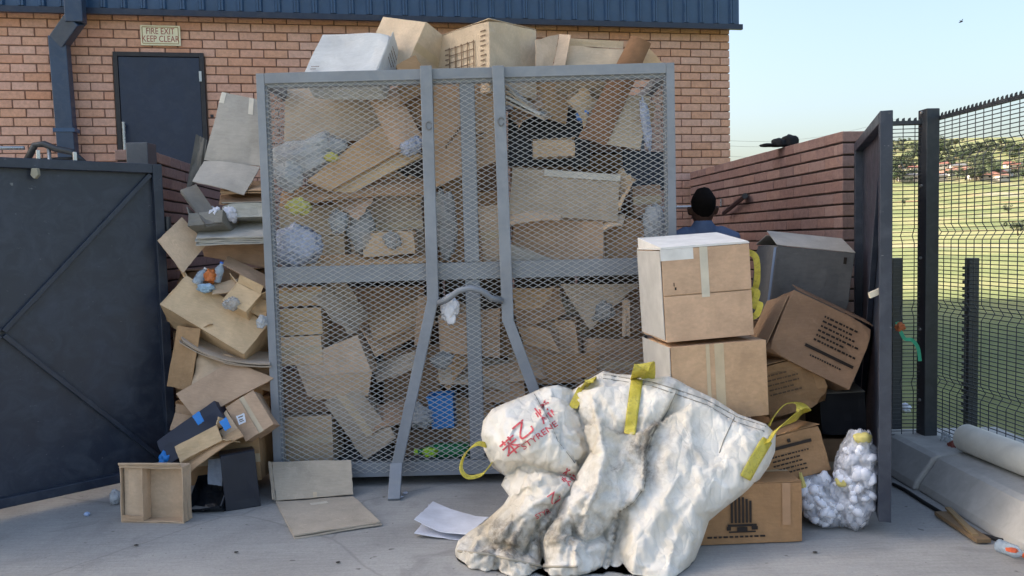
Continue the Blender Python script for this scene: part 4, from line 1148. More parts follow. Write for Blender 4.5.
sheet('kraft strip lying flat, lower of two beside the cage', [(222, 190, 5.58), (264, 190, 5.58), (264, 202, 5.32), (220, 202, 5.32)], KD, plies=2)
carton('low pale grey carton wedged beside the cage', (221, 218, 5.28), (264, 217, 5.28), (221, 203, 5.3), .26, (184, 184, 178), 'top', 'U')
sheet('thick bundle of pale flattened cartons jutting out of the heap', [(202, 222, 5.5), (266, 220, 5.5), (266, 236, 5.16), (196, 238, 5.16)], (186, 184, 178), plies=5, th=.009)
sheet('dim brown board behind the bundle of pale cartons', [(198, 236, 5.46), (268, 236, 5.46), (268, 268, 5.38), (204, 256, 5.40)], KD)
# big open carton full of litter
def litter_in(t, b): pass
open_carton('big open carton tipped forward and full of litter', (160, 304, 5.02), (244, 354, 4.96), (184, 274, 5.16), .34, 'top', {'u0': (.3, 62), 'v1': (.12, 10), 'u1': (.1, 20)}, KL)
sheet('broad kraft flap raised at the back of the litter carton', [(182, 217, 5.32), (207, 244, 5.34), (183, 273, 5.14), (158, 240, 5.14)], KL, 'cardboard_flap')
sheet('tan inner flap along the cage side of the litter carton', [(228, 256, 5.34), (268, 276, 5.3), (266, 288, 5.18), (222, 264, 5.22)], K, 'cardboard_flap')
bx = open_carton('small kraft box opened up inside the litter carton', (222, 300, 5.04), (246, 312, 5.0), (232, 280, 5.14), .16, 'top', {'u0': (.1, 70), 'v0': (.06, 50), 'u1': (.08, 30)}, KL)
sheet('square pale flap lying on the litter', [(214, 284, 5.14), (238, 278, 5.2), (232, 292, 5.1), (212, 294, 5.04)], KL, 'cardboard_flap')
sheet('crumpled tan flap beside the cage in the litter carton', [(244, 296, 5.12), (268, 300, 5.1), (266, 318, 5.04), (240, 308, 5.04)], K, 'cardboard_flap', wav=.02)
lump_thing('orange_wrapper', 'orange wrapper among the litter in the open carton', 'wrapper', P(211, 276, 5.12), (.04, .04, .045), ORANGE, 70, amp=.35)
bottle('clear plastic bottle standing in the litter carton', P(216, 282, 5.14), P(222, 262, 5.14), .03, plastic('clear_bottle_plastic', (190, 210, 228), .55, .15), flat('blue_cap', (60, 110, 200), .4))
bottle('clear plastic bottle lying against the raised flap', P(196, 284, 5.12), P(206, 268, 5.14), .032, plastic('clear_bottle_plastic', (190, 210, 228), .55, .15), flat('white_cap', (220, 220, 220), .4))
lump_thing('blue_wrapper', 'pale blue wrapper under the orange one', 'wrapper', P(206, 288, 5.08), (.05, .04, .03), flat('pale_blue_film', (156, 184, 206), .4), 71, amp=.4)
lump_thing('clear_wrapper', 'crinkled clear wrapper near the small opened box', 'wrapper', P(232, 304, 5.02), (.05, .03, .04), CLEARF, 72, amp=.4)
lump_thing('foil_wrapper', 'crinkled clear wrapper against the cage post', 'wrapper', P(262, 322, 4.98), (.035, .03, .04), FILM, 73, amp=.4)
# flattened cartons below
sheet('long flattened carton curving under the litter carton', [(180, 324, 5.2), (272, 352, 5.2), (270, 364, 4.96), (182, 340, 4.96)], KG, bend=(-.05, 0), plies=3)
open_carton('upright brown carton end against the gate', (167, 386, 4.98), (190, 390, 4.95), (167, 324, 5.04), .18, 'right', {'v0': (.12, 20), 'v1': (.08, 30)}, KD)
sheet('wrinkled kraft sheet beside the upright brown carton end', [(201, 348, 5.06), (238, 358, 5.04), (216, 386, 4.92), (189, 390, 4.92)], KL, wav=.03)
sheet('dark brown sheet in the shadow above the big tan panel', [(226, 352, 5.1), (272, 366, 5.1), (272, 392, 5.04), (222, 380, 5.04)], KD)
sheet('big tan panel lying across the middle of the heap', [(231, 361, 5.02), (274, 378, 4.98), (196, 420, 4.78), (176, 394, 4.84)], K, plies=2)
t_ = carton('kraft carton with a small white label beside the cage foot', (246, 442, 4.78), (274, 424, 4.82), (228, 406, 4.84), .2, K, 'front', 'V', lift=(.012, 0))
sheet('small white shipping label on the kraft carton by the cage foot', [(236, 416, 4.765), (244, 413, 4.775), (246, 422, 4.765), (239, 425, 4.755)], WH, 'paper_label', 'label', th=.002, wav=.002, prints=[(.2, .8, .2, .3), (.2, .7, .5, .6), (.2, .8, .7, .78)], mat=flat('white_label_paper', (214, 220, 230), .6))
open_carton('small kraft carton half buried by the gate foot', (170, 430, 4.86), (192, 434, 4.84), (172, 412, 4.9), .18, 'top', {'v0': (.06, 30)}, K)
carton('navy box wedged slantwise under the kraft scraps', (168, 466, 4.68), (228, 424, 4.74), (154, 442, 4.74), .14, K, mat=flat('navy_box_board', (34, 42, 62), .5), dent=.004)
for i, (x, y) in enumerate(((197, 419), (224, 425))):
    sheet(['blue tape scrap on the top edge of the navy box', 'blue tape scrap at the raised end of the navy box'][i], [(x - 5, y - 3, 4.69), (x + 2, y - 8, 4.7), (x + 7, y + 2, 4.67), (x + 1, y + 6, 4.66)], K, 'blue_tape_scrap', 'tape scrap', th=.003, wav=.004, mat=BLUE)
open_carton('narrow open kraft carton lying on the navy box', (180, 462, 4.62), (222, 440, 4.64), (176, 446, 4.66), .12, 'right', {'v0': (.06, 30), 'v1': (.05, 50)}, KL)
sheet('long kraft flap sticking out under the narrow open carton', [(184, 464, 4.66), (238, 428, 4.72), (243, 436, 4.66), (186, 474, 4.6)], K, 'cardboard_flap', bend=.015)
sheet('short kraft flap behind the narrow open carton', [(212, 428, 4.76), (226, 410, 4.82), (240, 432, 4.72), (228, 440, 4.7)], KL, 'cardboard_flap')
lump_thing('blue_bag', 'bright blue plastic bag squeezed under the navy box', 'plastic bag', P(168, 458, 4.74), (.05, .05, .055), BLUE, 83, amp=.3)
carton('black glossy box standing on end beside the cage foot', (226, 513, 4.60), (261, 506, 4.68), (220, 456, 4.64), .26, K, mat=flat('navy_black_box_board', (26, 30, 44), .4), dent=.004, name='black_box', flapface='top', seam='U')
open_carton('open black plastic tray lying behind the small kraft box', (184, 513, 4.62), (222, 509, 4.58), (182, 478, 4.84), .07, 'front', {'v0': (.03, 10), 'u1': (.03, 20)}, K, mat=flat('black_gloss_plastic', (32, 36, 42), .2, .6), name='black_tray', cat='tray')
sheet('pale grey card leaning between the black tray and box', [(208, 460, 4.72), (222, 458, 4.72), (222, 486, 4.68), (208, 484, 4.68)], (150, 156, 166))
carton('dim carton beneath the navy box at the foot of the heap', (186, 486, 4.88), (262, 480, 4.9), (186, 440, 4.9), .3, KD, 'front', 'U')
# small kraft box with two compartments, lying on its side
def divider(t, b):
    o, u, v, n = b.face('front')
    t.add('divider', grid_sheet(o + u * .37 + v * .98, o + u * .37 + v * .98 + b.e3 * .9, o + u * .36 + v * .02 + b.e3 * .9, o + u * .36 + v * .02, th=.005, wav=.003, n=5), card(KL))
    t.add('lip', grid_sheet(o + u * .02 + v * .13 - b.e3 * .02, o + u * .36 + v * .11 - b.e3 * .02, o + u * .36 + v * .01, o + u * .02 + v * .01, th=.004, wav=.004, n=5), card(K))
    t.add('inner_panel', grid_sheet(o + u * .04 + v * .97 + b.e3 * .25, o + u * .34 + v * .97 + b.e3 * .25, o + u * .34 + v * .03 + b.e3 * .22, o + u * .04 + v * .03 + b.e3 * .22, th=.004, wav=.006, n=5), card(KL))
a_ = PZ(121, 522, .004); b_ = PZ(184, 523, .004)
open_carton('small kraft box with a divider lying open on the concrete', a_, b_, a_ + V((-.004, .01, .325)), .09, 'front', {'v1': (.03, 60), 'v0': (.05, 75)}, KL, extra=divider)
lump_thing('plastic_cup', 'crushed clear plastic cup behind the small kraft box', 'cup', PZ(115, 497, .05) , (.03, .03, .05), FILM, 85, amp=.25)
lump_thing('paper_scrap', 'tiny blue and white paper scrap alone on the concrete', 'paper scrap', PZ(87, 514, .012), (.016, .014, .012), flat('blue_white_paper', (170, 190, 226), .7), 86, amp=.4)
# flattened carton on the ground leaning on the cage
g0 = PZ(276, 503, .006); g1 = PZ(353, 497, .006); g2 = PZ(381, 525, .006); g3 = PZ(294, 538, .006)
sheet('flattened grey kraft carton with one panel propped against the cage', [g0 + V((0, 0, .008)), g1 + V((0, 0, .008)), g2 + V((0, 0, .02)), g3 + V((0, 0, .014))], (186, 174, 156), plies=2, wav=.005,
      flaps=(), tapes=[(.4, .62, .12, .2)])
up0 = P(272, 462, 4.93); up1 = P(351, 460, 4.93)
sheet('upright panel of the flattened carton resting against the cage mesh', [up0, up1, g1 + V((0, .008, .014)), g0 + V((0, .008, .014))], (190, 176, 154), wav=.006, tapes=[(.48, .53, .86, 1)], tapemat=TAPE, flaps=(('L', .03, 60),))
# white paper sheets
def papers():
    q = [PZ(432, 502, .03), PZ(487, 519, .05), PZ(466, 537, .02), PZ(414, 520, .07)]
    q[0].z = .10; q[1].z = .07; q[2].z = .03; q[3].z = .07
    q[0] = P(432, 502, q[0].y - .12)
    PA = flat('white_card_paper', (222, 226, 238), .6)
    sheet('curled sheet of white card lying on the concrete, upper of two', [PZ(433, 501, .03), PZ(489, 517, .06), PZ(468, 535, .045), PZ(414, 519, .09)], WH, 'paper_sheet', 'paper', bend=(-.02, 0), th=.003, mat=PA)
    sheet('sheet of white card lying flat on the concrete, lower of two', [PZ(430, 514, .01), PZ(480, 524, .01), PZ(466, 539, .012), PZ(414, 533, .03)], WH, 'paper_sheet', 'paper', bend=(-.008, 0), th=.003, mat=PA)
papers()

# ------------------------------------------------------------------ boxes on the right
def wedge(b, h):
    o, u, v, n = b.face('top'); n = n.normalized(); o = o + n * .009
    m = MB(); q = [o + u * .004, o + u * .996, o + u * .99 + v * .985, o + u * .01 + v * .985]
    m.v += q + [q[0] + n * .004, q[1] + n * .004, q[2] + n * h, q[3] + n * h]
    m.f += [[3, 2, 1, 0], [4, 5, 6, 7], [0, 1, 5, 4], [1, 2, 6, 5], [2, 3, 7, 6], [3, 0, 4, 7]]
    return m
carton('kraft carton with a whitish top, uppermost of the two stacked behind the white bag', (666, 343, 4.28), (754, 335, 4.34), (661, 250, 4.28), .46, (214, 178, 142), 'front', 'U', tape=False, dent=.012,
       tapes=[('front', (.43, .52, .46, 1))], tapemat=TAPEW, prints=[('front', (.12, .13, .60, .64)), ('front', (.13, .15, .56, .59)), ('left', (.6, .64, .6, .7)), ('left', (.5, .54, .3, .34)), ('top', (.7, .73, .35, .37)), ('top', (.78, .81, .35, .37))], name='carton',
       extra=lambda t, b: (t.add('top_cover', b.slab('top', -.004, 1.004, -.004, .99, th=.008, lift=.001), flat('white_board', (226, 224, 220), .7), bevel=.002),
                           t.add('raised_lid', wedge(b, .062), flat('white_board', (226, 224, 220), .7), bevel=.003),
                           t.add('overhang', b.slab('front', -.004, .36, .88, 1.0, th=.005), flat('white_board', (216, 214, 208), .7)),
                           t.add('side_cover', b.slab('left', .02, .99, .03, .99, th=.004), flat('pale_grey_board', (190, 188, 184), .7))))
lo = P(671, 420, 4.34)
carton('tall kraft carton with a taped seam, lower of the two stacked behind the white bag', (674, 424, 4.25), (769, 415, 4.32), (672, 347, 4.25), .52, (206, 170, 132), 'front', 'V', tape=True, dent=.010, tapes=[('front', (.36, .40, .2, 1))],
       extra=lambda t, b: t.add('side_cover', b.slab('left', .02, .99, .03, .99, th=.004), flat('pale_grey_board', (190, 188, 184), .7)))
lc = P(672, 416, 4.30)
carton('kraft carton on the concrete holding up the taped stack', V((lc.x, lc.y + .02, .002)), V((lc.x + .52, lc.y + .05, .002)), V((lc.x, lc.y + .02, lc.z - .07)), .5, K, 'front', 'U')
# yellow straps trapped behind the upper carton
def ribbon(label, pts, wd, name='strap', cat='strap', side=None, mat=None):
    m = MB(); pts = [P(*p) if not isinstance(p, Vector) else p for p in pts]
    sm = []
    for i in range(len(pts) - 1):     # catmull-rom
        p0, p1, p2, p3 = pts[max(i - 1, 0)], pts[i], pts[i + 1], pts[min(i + 2, len(pts) - 1)]
        for k in range(6):
            t_ = k / 6; sm.append(.5 * ((2 * p1) + (p2 - p0) * t_ + (2 * p0 - 5 * p1 + 4 * p2 - p3) * t_ ** 2 + (3 * p1 - p0 - 3 * p2 + p3) * t_ ** 3))
    sm.append(pts[-1]); n = len(sm)
    for i, p in enumerate(sm):
        d = (sm[min(i + 1, n - 1)] - sm[max(i - 1, 0)]).normalized()
        if isinstance(side, list):
            f_ = i / (n - 1) * (len(side) - 1); j_ = min(int(f_), len(side) - 2); s_ = V(side[j_]).lerp(V(side[j_ + 1]), f_ - j_)
        else: s_ = V(side) if side else d.cross(CAM - p)
        s_ = (s_ - d * s_.dot(d)).normalized(); nn = d.cross(s_).normalized()
        wob = 1 + .08 * noise.noise(p * 20)
        for a, b in ((-1, -1), (1, -1), (1, 1), (-1, 1)): m.v.append(p + s_ * (a * wd / 2 * wob) + nn * (b * .0016))
    for i in range(n - 1):
        for k in range(4):
            k2 = (k + 1) % 4; m.f.append([i * 4 + k, i * 4 + k2, i * 4 + 4 + k2, i * 4 + 4 + k])
    m.f.append([0, 1, 2, 3]); m.f.append([n * 4 - 1, n * 4 - 2, n * 4 - 3, n * 4 - 4])
    return m
def strapmat():
    t = NT('yellow_webbing'); v = t.coords()
    c = t.ramp(t.noise(v, 12, 5, .6), [(.3, lin((184, 170, 52))), (.55, lin((210, 196, 84))), (.8, lin((194, 184, 112)))])
    d = t.ramp(t.noise(v, 34, 5, .7, 1), [(.50, G1(0)), (.70, G1(.65))])
    c = t.mix(d, c, lin((126, 112, 60)))
    t.l(c, t.b.inputs['Base Color']); t.b.inputs['Roughness'].default_value = .6
    wv = t.n('TexWave', Scale=120.0); t.l(v, wv.inputs['Vector']); t.bump(wv.outputs['Fac'], .3, .003)
    return t.m
WEB = strapmat()
for i, pts in enumerate([[(748, 252, 4.42), (756, 258, 4.4), (757, 280, 4.42), (752, 300, 4.45)], [(748, 290, 4.4), (757, 292, 4.38), (754, 306, 4.38), (760, 304, 4.36), (757, 314, 4.36), (750, 318, 4.38)]]):
    tt = Thing('yellow_strap', ['end of a yellow strap beside the upper part of the top carton', 'crumpled yellow strap sticking out beside the lower part of the top carton'][i], 'strap')
    tt.add('strap', ribbon('', pts, .035), WEB); tt.done()
# dark grey carton at the back
carton('dark grey carton with a folded-open lid behind the brown tilted carton', (768, 318, 4.92), (846, 326, 4.92), (776, 245, 4.92), .42, (128, 126, 124), None, dent=.008, mat=card((112, 112, 112)),
       prints=[('front', (.86, .9, .84, .93))],
       extra=lambda t, b: (t.add('lid_flap', b.slab('top', 0, 1, 0, .55, th=.005, lift=.09, lift_edge='v1'), card((176, 172, 166))),
                           t.add('lid_flap', b.slab('top', .0, .34, .56, 1, th=.005, lift=.06, lift_edge='v0'), card((176, 172, 166))),
                           t.add('side_strip', b.slab('left', .9, .99, .1, .97, th=.003), flat('pale_blue_strip', (120, 140, 170), .5))))
dc = P(768, 320, 4.94)
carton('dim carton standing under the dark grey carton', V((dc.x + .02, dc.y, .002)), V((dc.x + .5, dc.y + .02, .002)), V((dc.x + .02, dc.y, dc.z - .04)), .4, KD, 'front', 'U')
# brown tilted carton with printed block
pr = text_rows('front', .42, .92, .42, .86, 6, 31, .8, .1) + [('front', (.36, .93, .30, .345))] + text_rows('front', .45, .85, .19, .25, 1, 32, .8, .06)
carton('scuffed brown carton tilted on its edge with a block of black print', (766, 350, 4.54), (850, 391, 4.48), (793, 288, 4.62), .36, (164, 132, 106), None, dent=.016, prints=pr, inkm=INK,
       extra=lambda t, b: (t.add('flap', b.slab('top', .05, .95, .0, .5, th=.004, lift=.07, lift_edge='v1'), card((132, 106, 86))), t.add('flap', b.slab('left', .0, .9, .1, .9, th=.004, lift=.03, lift_edge='u0'), card((180, 148, 118)))))
carton('torn kraft carton below the tilted brown carton', (770, 420, 4.52), (834, 404, 4.50), (764, 366, 4.56), .4, (176, 140, 106), 'top', 'U', dent=.02, lift=(.03, .05), prints=text_rows('front', .1, .6, .4, .85, 5, 41), inkm=INKF)
carton('black box with a grey top under the tilted brown carton', (822, 436, 4.62), (868, 434, 4.60), (824, 394, 4.64), .36, K, mat=flat('black_box_board', (30, 32, 38), .5), dent=.005,
       extra=lambda t, b: t.add('lid_flap', b.slab('top', .15, 1, 0, .9, th=.004, lift=.07, lift_edge='v1'), card((150, 146, 142))))
bc = P(822, 436, 4.64)
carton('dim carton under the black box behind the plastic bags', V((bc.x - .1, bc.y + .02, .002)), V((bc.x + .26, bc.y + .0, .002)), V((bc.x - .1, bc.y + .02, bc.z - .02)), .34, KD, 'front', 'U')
pr = [('front', (.18, .82, .70, .77))] + text_rows('front', .2, .75, .15, .62, 5, 51, .7, .1) + [('front', (.48, .53, .80, .88))]
carton('brown printed carton leaning over the bottom carton beside the white bag', (764, 488, 4.10), (832, 470, 4.14), (768, 438, 4.14), .40, (172, 138, 110), 'top', 'U', dent=.010, prints=pr)
# bottom carton with a tower emblem
pr = []
for k in range(6): pr.append(('front', (.30 + .036 * k, .322 + .036 * k, .36, .80 - abs(k - 2.5) * .03)))
pr += [('front', (.27, .55, .30, .34)), ('front', (.26, .30, .24, .30)), ('front', (.5, .56, .24, .30)), ('front', (.36, .46, .22, .29)), ('front', (.28, .54, .20, .225))]
pr += text_rows('front', .06, .72, .10, .17, 1, 61, .9, .08)
fb0 = PZ(700, 546, .003); fb1 = PZ(803, 542, .003)
carton('brown carton with a black tower emblem on the concrete beside the white bag', fb0, fb1, fb0 + V((0, .005, .315)), .42, (168, 132, 102), 'top', 'U', dent=.007, prints=pr,
       extra=lambda t, b: t.add('tape', b.rect('front', .80, .88, .3, 1, .003), flat('shiny_clear_tape', (176, 138, 104), .2, .8)))
# bags of white foam offcuts
def filled_bag(label, c, r, seed, rot=0, sub=5):
    t = Thing('filled_plastic_bag', label, 'plastic bag', 'bags of white offcuts by the gate')
    rr = random.Random(seed); mm = MB(); ca, sa = math.cos(rot), math.sin(rot)
    for k in range(150):
        d = V((rr.gauss(0, 1), rr.gauss(0, 1), rr.gauss(0, 1))).normalized() * rr.uniform(.7, .9)
        x, y, z = d.x * r[0], d.y * r[1], d.z * r[2]; q = V(c) + V((x * ca - z * sa, y, x * sa + z * ca)); sz = rr.uniform(.018, .034)
        q.z = max(q.z, .03)
        l_ = lump(q, sz * rr.uniform(.8, 1.4), sz, sz * rr.uniform(.7, 1.1), seed * 7 + k, amp=.3, freq=1.6, sub=2, rot=rr.uniform(0, 3))
        b0 = len(mm.v); mm.v += [v.co.copy() for v in l_.vertices]; mm.f += [[b0 + i for i in p.vertices] for p in l_.polygons]; bpy.data.meshes.remove(l_)
    t.add('contents', mm, flat('white_foam', (222, 225, 236), .75), smooth=True, kind='stuff')
    t.add('film', lump(c, r[0], r[1], r[2], seed + 1, amp=.13, freq=2.6, sub=sub, rot=rot, flatz=.006), plastic('clear_bag_film', (222, 226, 236), .42, .12), smooth=True)
    return t
tb = filled_bag('tall clear bag stuffed with white foam against the gate', P(856, 480, 4.06), (.115, .10, .27), 90, -.08)
for x, y in ((866, 440), (848, 484)):
    q = P(x, y, 3.985); tb.add('yellow_scrap', lump(q + V((0, .035, 0)), .045, .03, .03, 95, amp=.3, sub=3), flat('yellow_foam', (206, 194, 120), .7), smooth=True)
tb.done()
filled_bag('slumped clear bag with pale tissue between the carton and the tall bag', P(822, 500, 4.12), (.12, .10, .15), 92, .5).done()
lump_thing('yellow_netting', 'strip of yellow plastic beside the slumped bag', 'plastic scrap', P(804, 490, 4.1), (.015, .02, .1), flat('yellow_foam', (206, 194, 120), .7), 97, amp=.3, rot=.2)
# ------------------------------------------------------------------ the big white woven bag
OUT = [(455,550),(458,541),(470,531),(483,523),(503,505),(509,496),(501,485),(505,476),(493,468),(484,450),(481,435),(483,421),(492,409),(505,403),(524,396),(544,387),(558,385),(573,390),(582,384),(591,378),(603,371),(616,374),(634,375),(652,379),(668,376),(676,379),(690,387),(715,399),(738,414),(766,424),(776,434),(775,452),(769,466),(760,479),(742,495),(722,510),(709,521),(702,542),(694,562),(684,582),(672,596),(640,606),(590,608),(540,606),(500,600),(472,590),(458,574)]
def dseg(p, a, b):
    ax, ay = a; bx, by = b; px, py = p
    dx, dy = bx - ax, by - ay; L2 = dx * dx + dy * dy
    t = max(0, min(1, ((px - ax) * dx + (py - ay) * dy) / L2)) if L2 else 0
    qx, qy = ax + dx * t, ay + dy * t
    s = (px - ax) * dy - (py - ay) * dx
    return math.hypot(px - qx, py - qy), (1 if s >= 0 else -1)
def dpoly(p, pts):
    best = (1e9, 1)
    for a, b in zip(pts[:-1], pts[1:]):
        d = dseg(p, a, b)
        if d[0] < best[0]: best = d
    return best
def inside(p, poly):
    x, y = p; c = False; j = len(poly) - 1
    for i in range(len(poly)):
        xi, yi = poly[i]; xj, yj = poly[j]
        if (yi > y) != (yj > y) and x < (xj - xi) * (y - yi) / (yj - yi) + xi: c = not c
        j = i
    return c
C = lambda *pts: [(440 + x * .3925, 350 + y * .3925) for x, y in pts]
# (polyline, amplitude m (+ = away from camera), width px, mode)
CREASES = [
 (C((600,110),(575,160),(540,210),(522,260),(525,310),(520,350),(490,390),(455,410),(445,470),(430,540)), .06, 12, 'step'),
 (C((750,170),(720,230),(710,260),(680,330),(600,430),(560,500),(520,580)), .022, 15, 'valley'),
 (C((640,120),(640,220),(600,330),(540,440)), -.025, 22, 'valley'),
 (C((700,300),(650,380),(610,460),(580,560)), -.03, 16, 'valley'),
 (C((335,110),(365,200),(378,260),(358,300),(342,345),(300,420),(255,480),(262,540)), .26, 10, 'valley'),
 (C((410,240),(400,330),(380,420)), -.03, 16, 'valley'),
 (C((240,110),(280,180),(300,230),(345,290)), .05, 7, 'step'),
 (C((130,300),(165,325),(215,292),(260,305),(330,325)), .24, 9, 'valley'),
 (C((150,395),(175,375),(215,350),(240,335)), -.07, 8, 'valley'),
 (C((130,490),(180,440),(240,395),(330,345)), -.13, 12, 'valley'),
 (C((215,520),(250,440),(290,390)), .16, 6, 'valley'),
 (C((60,470),(110,490),(180,500),(230,520)), .11, 6, 'valley'),
 (C((45,512),(120,520),(200,538),(260,552),(350,552)), -.03, 6, 'valley'),
 (C((355,200),(400,185),(460,213),(520,208),(580,170)), .06, 7, 'step'),
 (C((340,470),(370,490),(420,470),(445,430)), .18, 8, 'valley'),
 (C((280,480),(320,500),(350,540)), -.05, 10, 'valley'),
 (C((400,420),(430,500),(410,570)), .12, 7, 'valley'),
 (C((480,420),(500,500),(490,580)), -.035, 12, 'valley'),
 (C((190,130),(160,190),(165,260)), -.02, 14, 'valley'),
 (C((385,110),(405,200),(420,270),(400,350),(370,420)), -.09, 10, 'valley'),
 (C((175,345),(160,400),(110,450)), .10, 7, 'valley'),
 (C((300,440),(330,400),(370,370)), -.08, 9, 'valley'),
 (C((470,440),(455,500),(470,570)), .10, 7, 'valley'),
 (C((110,460),(140,510),(150,560)), .07, 6, 'valley'),
 (C((830,200),(800,290),(740,370),(670,440)), .02, 12, 'valley'),
 (C((760,185),(790,260),(760,340)), -.018, 12, 'valley'),
]
CREASES = [(p_, a_ * (.62 if abs(a_) > .1 else .8), w_, m_) for p_, a_, w_, m_ in CREASES]
def bag_base(x, y):
    k = (590 - y) / (590 - 372)
    d = 3.56 + .66 * k
    return d + .03 * math.sin(x * .02)
def bag_depth(x, y, e):
    """front depth; e = pixel distance from the outline"""
    b = bag_base(x, y)
    fl = max(0, min(1, (x - 610) / 60)); fl = fl * fl * (3 - 2 * fl)
    rnd = 1 - math.exp(-e / (20.0 - 12 * fl))
    dep = b + .20 - (.24 - .10 * fl) * rnd - .17 * fl
    if x < 560: dep -= .05 * math.exp(-(((x - 522) / 40) ** 2 + ((y - 432) / 32) ** 2)) * rnd
    fade = min(1, e / 10.0)
    for pts, am, w_, mode in CREASES:
        d, s = dpoly((x, y), pts)
        if d > w_ * 3.2: continue
        if mode == 'valley': dep += am * math.exp(-d / w_ * 1.15) * (.3 + .7 * fade)
        else: dep += (am * math.exp(-(d / (w_ * 1.8)) ** 2) if s > 0 else -am * .25 * math.exp(-(d / w_) ** 2)) * (.3 + .7 * fade)
    low = max(0, min(1, (y - 470) / 70)) * max(0, min(1, (640 - x) / 90))
    q = V((x * .03, y * .03, 1.7)); q2 = V((x * .075, y * .075, 4.1)); q3 = V((x * .17, y * .17, 8.3))
    wx = noise.noise(q) * 22; wy = noise.noise(q + V((9, 9, 9))) * 22
    tri = lambda s: abs((s % 1.0) - .5) * 2
    for (ux, uy, pr, am) in ((.6, -.8, 29, .006), (-.5, .86, 19, .004)):
        dep += am * (tri((x * ux + y * uy + wx * 1.3 - wy * uy) / pr) - .5) * (1 + .6 * low) * (1 - .65 * fl)
    n1 = 1 - abs(noise.noise(q)) * 2; n2 = 1 - abs(noise.noise(q2)) * 2; n3 = noise.noise(q3)
    fl2 = fl; al = -x * .42 + y * .91; ac = x * .91 + y * .42 + wx * .5
    r1 = 1 - 2 * abs(noise.noise(V((al * .008, ac * .034, 2.2)))); r2 = 1 - 2 * abs(noise.noise(V((al * .016, ac * .085, 6.2))))
    dep -= (.022 * (1 - .35 * fl) + .02 * low) * r1 + (.004 + .01 * low) * r2
    dep += .016 * low * n1 + (.001 + .014 * low) * n2 + (.0006 + .005 * low) * n3
    return dep

def bag_mat():
    t = NT('woven_white_bag'); v = t.coords(offset_random=False)
    base = t.ramp(t.noise(v, 5, 6, .6, .5), [(.3, lin((222, 215, 202))), (.7, lin((234, 231, 224)))])
    # grime in the cloth, heaviest at the crumpled bottom corner; also darker along two folds
    at = t.n('Attribute'); at.attribute_name = 'grime_and_folds'
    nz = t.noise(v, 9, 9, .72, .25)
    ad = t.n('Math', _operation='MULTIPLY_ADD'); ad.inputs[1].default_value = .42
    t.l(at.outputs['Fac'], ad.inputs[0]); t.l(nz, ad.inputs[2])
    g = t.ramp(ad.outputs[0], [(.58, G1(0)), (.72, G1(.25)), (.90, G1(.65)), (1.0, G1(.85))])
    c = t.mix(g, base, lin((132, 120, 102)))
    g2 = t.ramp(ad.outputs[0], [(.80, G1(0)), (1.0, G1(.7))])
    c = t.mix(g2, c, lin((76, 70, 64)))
    st = t.ramp(t.noise(v, 3.2, 5, .55, .6), [(.48, G1(0)), (.66, G1(.6))])
    c = t.mix(st, c, lin((206, 192, 166)))
    t.l(c, t.b.inputs['Base Color']); t.b.inputs['Roughness'].default_value = .62
    t.b.inputs['Specular IOR Level'].default_value = .3
    wv = t.n('TexWave', Scale=90.0); t.l(v, wv.inputs['Vector'])
    wr = t.noise(v, 14, 6, .6, .5)
    m = t.n('Math', _operation='MULTIPLY_ADD'); m.inputs[1].default_value = .05; t.l(wv.outputs['Fac'], m.inputs[0]); t.l(wr, m.inputs[2])
    mp = t.n('Mapping'); mp.inputs['Rotation'].default_value = (.3, .75, .2); mp.inputs['Scale'].default_value = (1, 1, .34); t.l(v, mp.inputs['Vector'])
    wob = t.n('TexNoise', Scale=4.0, Detail=3.0); t.l(mp.outputs[0], wob.inputs['Vector'])
    mv = t.mix(.10, mp.outputs[0], wob.outputs['Color'], 'ADD')
    vo = t.n('TexVoronoi', _feature='DISTANCE_TO_EDGE', Scale=9.0); t.l(mv, vo.inputs['Vector'])
    vo2 = t.n('TexVoronoi', _feature='DISTANCE_TO_EDGE', Scale=21.0); t.l(mv, vo2.inputs['Vector'])
    cr = t.ramp(vo.outputs['Distance'], [(0, G1(0)), (.05, G1(.45)), (.30, G1(1))]); cr2 = t.ramp(vo2.outputs['Distance'], [(0, G1(0)), (.06, G1(.5)), (.3, G1(1))])
    h1 = t.n('Math', _operation='MULTIPLY_ADD'); h1.inputs[1].default_value = .45; t.l(cr2, h1.inputs[0]); t.l(cr, h1.inputs[2])
    h2 = t.n('Math', _operation='MULTIPLY_ADD'); h2.inputs[1].default_value = .8; t.l(m.outputs[0], h2.inputs[0]); t.l(h1.outputs[0], h2.inputs[2])
    t.bump(h2.outputs[0], .42, .010)
    return t.m

